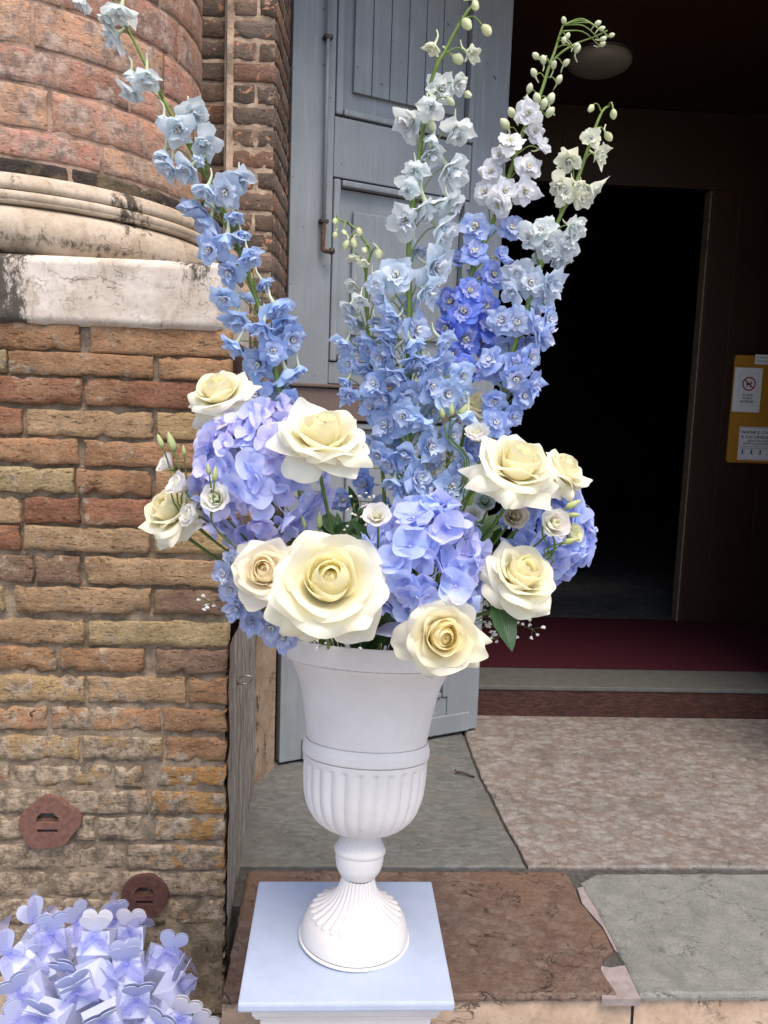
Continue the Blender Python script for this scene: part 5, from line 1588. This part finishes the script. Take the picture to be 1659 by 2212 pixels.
# ---------------------------------------------------------------- lisianthus
LISC = (.90, .885, .86)
def lisianthus(px, py, d, dia, axis, label, seed, buds=(), open_=.0, color=LISC, stems=()):
    r = random.Random(seed)
    c = P(px, py, d); S = dia * d / F / .06
    root = thing('lisianthus', label, 'lisianthus', tuple(c), 'small white lisianthus in the urn')
    loc = Vector(c)
    A = aim(axis, r.uniform(0, 6))
    ax = A.to_3x3() @ Vector((0, 0, 1))
    off = Matrix.Translation((0, 0, -.024 * S))
    spec = [(5, .004, .034, .011, 10, -4, .03), (6, .006, .038, .018, 30, 6 + 20 * open_, .035), (6, .006, .042, .024, 46, 16 + 45 * open_, .04)]
    ang = r.uniform(0, 6)
    for li, (n, r0, L, W, a0, a1, rf) in enumerate(spec):
        for i in range(n):
            v, f, uv = petal_geo(r0 * .5, L * r.uniform(.93, 1.05), W, a0 + r.uniform(-4, 4), a1 + r.uniform(-5, 10), 1.1, r.uniform(0, 30), .14, 0, rf, 8, 7, .35, 2.2, r.uniform(0, 6), k=5)
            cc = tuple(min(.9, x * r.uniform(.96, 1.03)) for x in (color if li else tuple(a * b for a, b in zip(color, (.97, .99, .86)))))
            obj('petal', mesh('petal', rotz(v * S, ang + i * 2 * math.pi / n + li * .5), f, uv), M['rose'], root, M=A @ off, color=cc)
    mb = MB()
    b = loc - ax * .024 * S
    m2 = MB(); stem_to_urn(m2, b, -ax + Vector((0, 0, -.5)), .0019)
    mb.add([Vector(q) - loc for q in m2.v], m2.f, m2.uv)
    mb.ball(tuple(b - loc), .0048 * S, n=8, m=5)
    for (bx, by, ln, tx, ty, bd) in buds:
        p0 = P(bx, by, bd); p1 = P(tx, ty, bd)
        dv_ = (p1 - p0)
        dn = dv_.normalized()
        s_ = ln * bd / F
        ms = MB()
        vs, fs, uv = lathe([(.0005, 0), (.14, .06), (.2, .25), (.19, .5), (.11, .8), (.02, 1.0)], 8, lambda a, i: 1 + .1 * math.cos(5 * a + i))
        ms.add([Vector(q) * s_ for q in vs], fs, uv)
        obj('bud', ms.mesh('bud', True), M['bud'], root, M=Matrix.Translation(p0 - loc) @ aim(dn, r.uniform(0, 6)), color=(.50, .54, .26))
        sp_ = [p0 - loc, p0 - loc - dn * .03 + Vector((0, .004, -.008)), (b - loc).lerp(p0 - loc, .3) + Vector((0, .01, -.06)), b - loc + (CORE - b) * .35]
        mb.tube(spline(sp_, 5), .0014, 5)
        for q in range(3):
            a = q * 2.1
            leaf_geo(mb, p0 - loc, dn + Vector((.4 * math.cos(a), .4 * math.sin(a), 0)), Vector((0, -1, .3)), s_ * .5, s_ * .06, .1, 4)
    mb.build('stem', M['stem'], root, smooth=True, color=(.12, .20, .05))
    return root
lisianthus(465, 1075, 1.26, 66, (-.2, -.9, .35), 'open white lisianthus in front of the left hydrangea, buds above it', 51, [(452, 1026, 26, 448, 1000, 1.26), (463, 1040, 34, 466, 1008, 1.255)], .3)
lisianthus(383, 1046, 1.34, 62, (-.62, -.45, .5), 'closed white lisianthus at the far left over the outermost rose', 52, [(352, 968, 32, 340, 938, 1.36), (376, 975, 44, 362, 930, 1.355), (398, 985, 24, 396, 962, 1.37)], .0)
lisianthus(408, 1113, 1.33, 58, (-.7, -.55, .2), 'white lisianthus tucked right of the far left rose', 53, (), .1)
lisianthus(357, 1002, 1.40, 50, (-.7, -.4, .5), 'small white lisianthus below the topmost left buds', 54, (), .0)
lisianthus(814, 1112, 1.23, 56, (-.1, -.75, .65), 'white lisianthus opening above the middle hydrangea', 55, [(850, 1118, 26, 856, 1092, 1.34), (834, 1112, 24, 837, 1090, 1.36), (690, 1140, 36, 690, 1108, 1.30), (660, 1140, 28, 652, 1114, 1.30)], .6)
lisianthus(1030, 935, 1.40, 60, (-.2, -.6, .75), 'white lisianthus between delphiniums left of the upper right rose', 56, [(958, 905, 34, 950, 878, 1.44), (975, 900, 30, 976, 872, 1.44), (992, 900, 36, 1008, 876, 1.44), (1048, 1045, 32, 1060, 1018, 1.40), (1030, 1040, 26, 1032, 1012, 1.40), (1010, 1032, 24, 1016, 1006, 1.41)], .1)
lisianthus(1200, 1130, 1.29, 74, (.25, -.85, .4), 'brightest white lisianthus on the right between two roses', 57, [(1222, 1098, 40, 1252, 1082, 1.30), (1180, 1105, 36, 1186, 1072, 1.31), (1226, 1112, 30, 1250, 1112, 1.30), (1215, 1172, 36, 1250, 1164, 1.30)], .2)
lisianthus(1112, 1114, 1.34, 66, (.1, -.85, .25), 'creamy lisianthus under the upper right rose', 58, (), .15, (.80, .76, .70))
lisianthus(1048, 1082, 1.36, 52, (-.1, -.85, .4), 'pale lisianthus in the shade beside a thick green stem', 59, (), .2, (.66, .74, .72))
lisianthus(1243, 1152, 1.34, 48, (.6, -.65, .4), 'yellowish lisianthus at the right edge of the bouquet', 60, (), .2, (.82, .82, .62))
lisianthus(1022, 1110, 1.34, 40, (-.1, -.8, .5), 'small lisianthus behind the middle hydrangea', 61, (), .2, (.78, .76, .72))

# ---------------------------------------------------------------- baby's breath
def babys_breath(px, py, d, w, h, n, label, seed, blossom=.0032, root_dir=None):
    r = random.Random(seed)
    c = P(px, py, d)
    root = thing('babys_breath', label, "baby's breath", tuple(c), "baby's breath sprays in the urn")
    loc = Vector(c)
    st, bl = MB(), MB()
    base = (CORE + Vector((0, 0, .1)) - loc)
    base = base.normalized() * min(base.length, .09)
    hubs = [Vector((r.uniform(-.5, .5) * w * d / F, r.uniform(-.03, .03), r.uniform(-.5, .5) * h * d / F)) for _ in range(max(3, n // 5))]
    for hq in hubs:
        st.tube(spline([base, base.lerp(hq, .6) + Vector((0, 0, .008)), hq], 4), .0006, 4)
    for i in range(n):
        hq = hubs[i % len(hubs)]
        p = hq + Vector((r.gauss(0, .010), r.gauss(0, .010), r.gauss(0, .010)))
        st.tube([hq, hq.lerp(p, .6) + Vector((0, 0, .001)), p], .0004, 4)
        for q in range(7):
            a = r.uniform(0, 6.28); e = r.uniform(-.6, 1.4)
            dv_ = Vector((math.cos(a) * math.cos(e), math.sin(a) * math.cos(e), math.sin(e)))
            bl.ball(tuple(p + dv_ * blossom * .55), blossom * r.uniform(.45, .7), 1, 1, .7, 6, 4)
    st.build('stem', M['stem'], root, smooth=True, color=(.14, .17, .08))
    tag(bl.build('blossoms', M['white_tiny'], root, smooth=True), kind='stuff')
babys_breath(455, 1275, 1.33, 60, 60, 11, "sparse baby's breath spray at far left against the bricks", 71)
babys_breath(1085, 1330, 1.34, 80, 70, 46, "dense baby's breath around the dark green leaf on the right", 72)
babys_breath(1145, 1335, 1.30, 30, 50, 14, "small baby's breath tuft under the low right rose", 73, .0036)
babys_breath(1045, 1375, 1.28, 50, 40, 12, "baby's breath hanging right of the rose on the rim", 74)
babys_breath(780, 1130, 1.46, 90, 120, 60, "baby's breath in the dark gap between the stems", 75)
babys_breath(960, 1010, 1.52, 120, 50, 30, "baby's breath glimpsed behind the middle delphinium florets", 76, .0028)
babys_breath(765, 1365, 1.24, 50, 24, 8, "few baby's breath blossoms under the largest rose", 77)
babys_breath(690, 1385, 1.21, 40, 30, 5, "wilted baby's breath sprig hanging over the white rim", 78, .0024)

# ---------------------------------------------------------------- greenery inside, ribbon
gr = thing('foliage_sprig', 'dark green leaf sprig filling the gap in the bouquet centre', 'foliage', tuple(CORE), 'leaf sprigs in the bouquet')
def sprig(root, n, seed, top, spread):
    r = random.Random(seed)
    loc = Vector(root.location)
    mb = MB()
    for i in range(n):
        tip = Vector(top) - loc + Vector((r.uniform(-1, 1) * spread, r.uniform(-.4, .6) * spread, r.uniform(-.5, .6) * spread))
        b = Vector((tip.x * .3, tip.y * .3, .09))
        mb.tube(spline([b, b.lerp(tip, .5) + Vector((0, 0, .02)), tip], 4), .0016, 5)
        for q in range(4):
            p = b.lerp(tip, .45 + .15 * q)
            ml = MB()
            leaf_geo(ml, p, (tip - b).normalized() + Vector((r.uniform(-1, 1), r.uniform(-.8, .3), r.uniform(-.3, .5))), Vector((0, -.7, .7)), r.uniform(.035, .065), r.uniform(.008, .015), .2, 6)
            ml.build('leaf', M['leaf'], root, smooth=True)
    mb.build('stem', M['stem'], root, smooth=True, color=(.07, .12, .035))
sprig(gr, 14, 81, P(835, 1120, 1.50), .10)
g2 = thing('foliage_sprig', 'dark green leaf sprig behind the right hand roses', 'foliage', tuple(CORE + Vector((.03, 0, 0))), 'leaf sprigs in the bouquet')
sprig(g2, 12, 82, P(1085, 1180, 1.48), .08)
g3 = thing('foliage_sprig', 'dark green leaf sprig low on the left behind the roses', 'foliage', tuple(CORE + Vector((-.03, 0, 0))), 'leaf sprigs in the bouquet')
sprig(g3, 11, 83, P(610, 1200, 1.47), .07)

g4 = thing('foliage_sprig', 'dark green leaf sprig above the largest rose among bare stems', 'foliage', tuple(CORE + Vector((0, -.03, 0))), 'leaf sprigs in the bouquet')
sprig(g4, 12, 84, P(770, 1130, 1.45), .07)
g5 = thing('foliage_sprig', 'dark green leaf sprig low above the rim by the ribbon', 'foliage', tuple(CORE + Vector((0, -.05, 0))), 'leaf sprigs in the bouquet')
sprig(g5, 10, 85, P(830, 1310, 1.40), .06)
rib = thing('ribbon', 'wide lilac satin ribbon curled inside the urn rim', 'ribbon', tuple(UM @ Vector((.02, -.13, .57))))
rl = Vector(rib.location)
def strip(mb, pts, nrm, w, tw=0.0, n=6):
    sp = spline(pts, n)
    vs, uv, fs = [], [], []
    up = Vector(nrm).normalized()
    for i, p in enumerate(sp):
        t = (sp[min(i + 1, len(sp) - 1)] - sp[max(i - 1, 0)]).normalized()
        up = up - t * up.dot(t)
        if up.length < 1e-6: up = t.orthogonal()
        up.normalize()
        u2 = Matrix.Rotation(tw * i / len(sp), 3, t) @ up
        sdv = t.cross(u2).normalized()
        for k in (-1, -.33, .33, 1):
            vs.append(p + sdv * w * .5 * k + u2 * (abs(k) ** 2) * w * .06); uv.append((k * .5 + .5, i / (len(sp) - 1)))
    for i in range(len(sp) - 1):
        for k in range(3):
            a = i * 4 + k
            fs.append((a, a + 1, a + 5, a + 4))
    mb.add(vs, fs, uv)
mb = MB()
strip(mb, [P(x, y, d) - rl for x, y, d in ((790, 1372, 1.36), (815, 1360, 1.31), (850, 1362, 1.275), (885, 1368, 1.27), (925, 1380, 1.28))], (0, -.5, .9), .045, .5)
mb.build('band', M['satin'], rib, smooth=True)

# ================================================================== FAVOUR BOXES
def heart_pts(w, h, n=28):
    pts = []
    for i in range(n):
        t = 2 * math.pi * i / n
        x = 16 * math.sin(t) ** 3; y = 13 * math.cos(t) - 5 * math.cos(2 * t) - 2 * math.cos(3 * t) - math.cos(4 * t)
        pts.append((x / 32 * w, (y + 17) / 29 * h))
    return pts
hb = MB()
hp = heart_pts(.056, .052)
hb.prism([Vector((x, 0, z - .007)) for x, z in hp], (0, .0004, 0), (0, -.0004, 0))
heart_me = hb.mesh('heart_tab')
heart_white = hb.mesh('heart_tab')
heart_white.materials.append(simple('pearl white card', (.66, .65, .70), .5, .3, .02, 20))
bb = MB()
a, b, hh, rz_ = .026, .030, .082, .108
vs = [(-a, -a, 0), (a, -a, 0), (a, a, 0), (-a, a, 0), (-b, -b, hh), (b, -b, hh), (b, b, hh), (-b, b, hh), (-b * .8, 0, rz_), (b * .8, 0, rz_)]
bb.add(vs, [(0, 3, 2, 1), (0, 1, 5, 4), (1, 2, 6, 5), (2, 3, 7, 6), (3, 0, 4, 7), (4, 5, 9, 8), (6, 7, 8, 9), (5, 6, 9), (7, 4, 8)])
bm = bmesh.new(); me0 = bb.mesh('body'); bm.from_mesh(me0)
bmesh.ops.bevel(bm, geom=bm.edges[:], offset=.0007, segments=1, affect='EDGES')
body_me = bpy.data.meshes.new('body'); bm.to_mesh(body_me); bm.free()
bows = []
for q in range(4):
    r = random.Random(90 + q)
    parts = []
    for s in (-1, 1):
        mb = MB()
        lx, ly, lz = s * r.uniform(.03, .042), -r.uniform(.012, .026), r.uniform(-.006, .022)
        strip(mb, [Vector((0, -.004, 0)), Vector((lx * .55, ly * .4 - .014, lz + .014)), Vector((lx, ly, lz)), Vector((lx * .6, ly - .006, lz - .016)), Vector((0, -.008, -.001))], (0, 0, 1) if q % 2 else (.2, 1, .3), .021, .4 * s, 7)
        parts.append(('loop', mb.mesh('loop', True)))
        mb = MB()
        tx, tz = s * r.uniform(.025, .055), -r.uniform(.03, .06)
        strip(mb, [Vector((0, -.006, 0)), Vector((tx * .4, -.022, tz * .2 + .006)), Vector((tx * .75, -.03, tz * .65)), Vector((tx, -.026 - r.uniform(0, .01), tz))], (0, -1, .2), .024, r.uniform(-1.4, 1.4), 6)
        parts.append(('tail', mb.mesh('tail', True)))
    mb = MB()
    mb.ball((0, -.008, 0), .0065, 1, .8, .9, 8, 6)
    parts.append(('knot', mb.mesh('knot', True)))
    bows.append(parts)

basket_c = P(60, 2350, 1.60)
BZ = basket_c.z
bas = thing('wicker_basket', 'white wicker basket holding the pile of favour boxes', 'basket', (basket_c.x, 1.60, GZ))
v, f, u = lathe([(.01, .01), (.20, .012), (.23, .1), (.255, .23), (.265, .24), (.25, .245), (.22, .1), (.01, .05)], 60, lambda a, i: 1 + .012 * math.sin(a * 30 + i * math.pi))
MB().add(v, f, u).build('weave', M['wicker'], bas, smooth=True)
mb = MB(); mb.tube([Vector((.26 * math.cos(a), .26 * math.sin(a), .24)) for a in np.linspace(0, 2 * math.pi, 49)], .011, 8)
mb.build('rim', M['wicker'], bas, smooth=True)

boxes = [  # heart px, heart py, depth, lean deg (to the right), yaw deg, pitch towards camera, label
    (70, 1968, 1.68, -20, 60, 5, 'favour box at the far left back whose ribbon end points upward'),
    (112, 1990, 1.62, 12, 25, 12, 'bluish heart-topped favour box left of the plain white heart'),
    (160, 1972, 1.74, -12, 50, 5, 'favour box mostly hidden behind, only a narrow blue heart showing'),
    (205, 1992, 1.58, 8, 0, 14, 'favour box with the bright white heart facing straight out'),
    (246, 1966, 1.72, 22, 40, 4, 'favour box at the back whose small heart leans right'),
    (284, 1982, 1.66, 14, 8, 10, 'favour box under the round dark plate with a large pale heart'),
    (272, 2056, 1.55, 4, 12, 20, 'favour box with a creased blue heart in the middle of the pile'),
    (374, 2030, 1.64, 22, 10, 8, 'favour box at right with a ribbon end trailing over the bricks'),
    (138, 2086, 1.52, -38, -30, 18, 'favour box with its heart folded sideways, centre left'),
    (392, 2098, 1.57, 28, 78, 10, 'favour box seen edge-on at right, heart as a thin sliver'),
    (404, 2172, 1.50, 32, 10, 14, 'favour box with a pinkish heart low on the right'),
    (442, 2200, 1.52, 52, 18, 10, 'lowest favour box on the right, tipped over beside the pedestal'),
    (160, 2125, 1.46, 6, 35, 40, 'favour box in the centre showing its bluish corner edge'),
    (28, 2125, 1.47, -20, 20, 30, 'favour box at the left edge under a lilac bow'),
    (300, 2135, 1.50, 26, 20, 26, 'favour box with a long pinkish front leaning right'),
    (85, 2185, 1.41, -8, -20, 38, 'favour box at the bottom left under a wide ribbon loop'),
    (215, 2195, 1.40, 14, 30, 40, 'favour box at the bottom middle, front corner towards us'),
    (2, 2040, 1.56, -28, 30, 16, 'favour box cut by the left frame edge under a lilac ribbon'),
    (235, 2110, 1.54, 16, -20, 24, 'plain pale favour box below the creased blue heart'),
    (15, 2195, 1.42, -30, 25, 30, 'favour box filling the bottom left corner of the picture'),
    (350, 2200, 1.46, 20, -15, 24, 'favour box at the bottom with its lilac bow just inside the frame'),
    (60, 2060, 1.58, -14, 15, 22, 'open topped looking favour box below the left back ribbons'),
]
for i, (hx, hy, d, lean, yaw, pit, label) in enumerate(boxes):
    r = random.Random(300 + i)
    hc = P(hx, hy, d)
    lean += r.uniform(-9, 9)
    Rm = Matrix.Rotation(math.radians(lean), 4, 'Y') @ Matrix.Rotation(math.radians(pit), 4, 'X') @ Matrix.Rotation(math.radians(yaw), 4, 'Z')
    basep = hc - Rm.to_3x3() @ Vector((0, 0, .130 * 1.12))
    o = thing('favour_box', label, 'favour box', tuple(basep), 'heart topped favour boxes heaped in the basket')
    o.rotation_euler = Rm.to_euler()
    o.scale = (1.12, 1.12, 1.12)
    obj('body', body_me, M['card'], o)
    tilt = (3, 1) if i % 3 else (4, -12)
    for q, (yy, tl) in enumerate(((-.002, tilt[0]), (.002, tilt[1]))):
        obj('heart_tab', heart_me if i not in (3, 5, 10, 11) else heart_white, M['card'], o, M=Matrix.Translation((r.uniform(-.002, .002), yy, .106)) @ Matrix.Rotation(math.radians(tl), 4, 'X') @ Matrix.Rotation(math.radians(r.uniform(-3, 3)), 4, 'Y'))
    ps = bows[i % 4]
    Mb = Matrix.Translation((0, -.004, .108)) @ Matrix.Rotation(r.uniform(-.5, .5), 4, 'Y') @ Matrix.Rotation(r.uniform(-.35, .2), 4, 'X') @ Matrix.Scale(r.uniform(.62, .95), 4)
    bow = obj('bow', ps[4][1], M['organza'], o, M=Mb)
    for nm_, me_ in ps[:4]:
        obj(nm_, me_, M['organza'], bow)
    if i in (0, 4, 7, 5, 17):
        mb = MB()
        e = {0: (76, 1925), 4: (250, 1940), 7: (428, 2108), 5: (330, 2000), 17: (10, 1985)}[i]
        a_ = P(hx, hy + 18, d - .02); b_ = P(e[0], e[1], d - .02)
        Wi = o.matrix_basis.inverted()
        strip(mb, [Wi @ a_, Wi @ (a_.lerp(b_, .4) + Vector((0, -.012, .022))), Wi @ (a_.lerp(b_, .75) + Vector((0, 0, .012))), Wi @ b_], (0, -1, 0), .026, .6, 6)
        mb.build('ribbon_end', M['organza'], o, smooth=True)
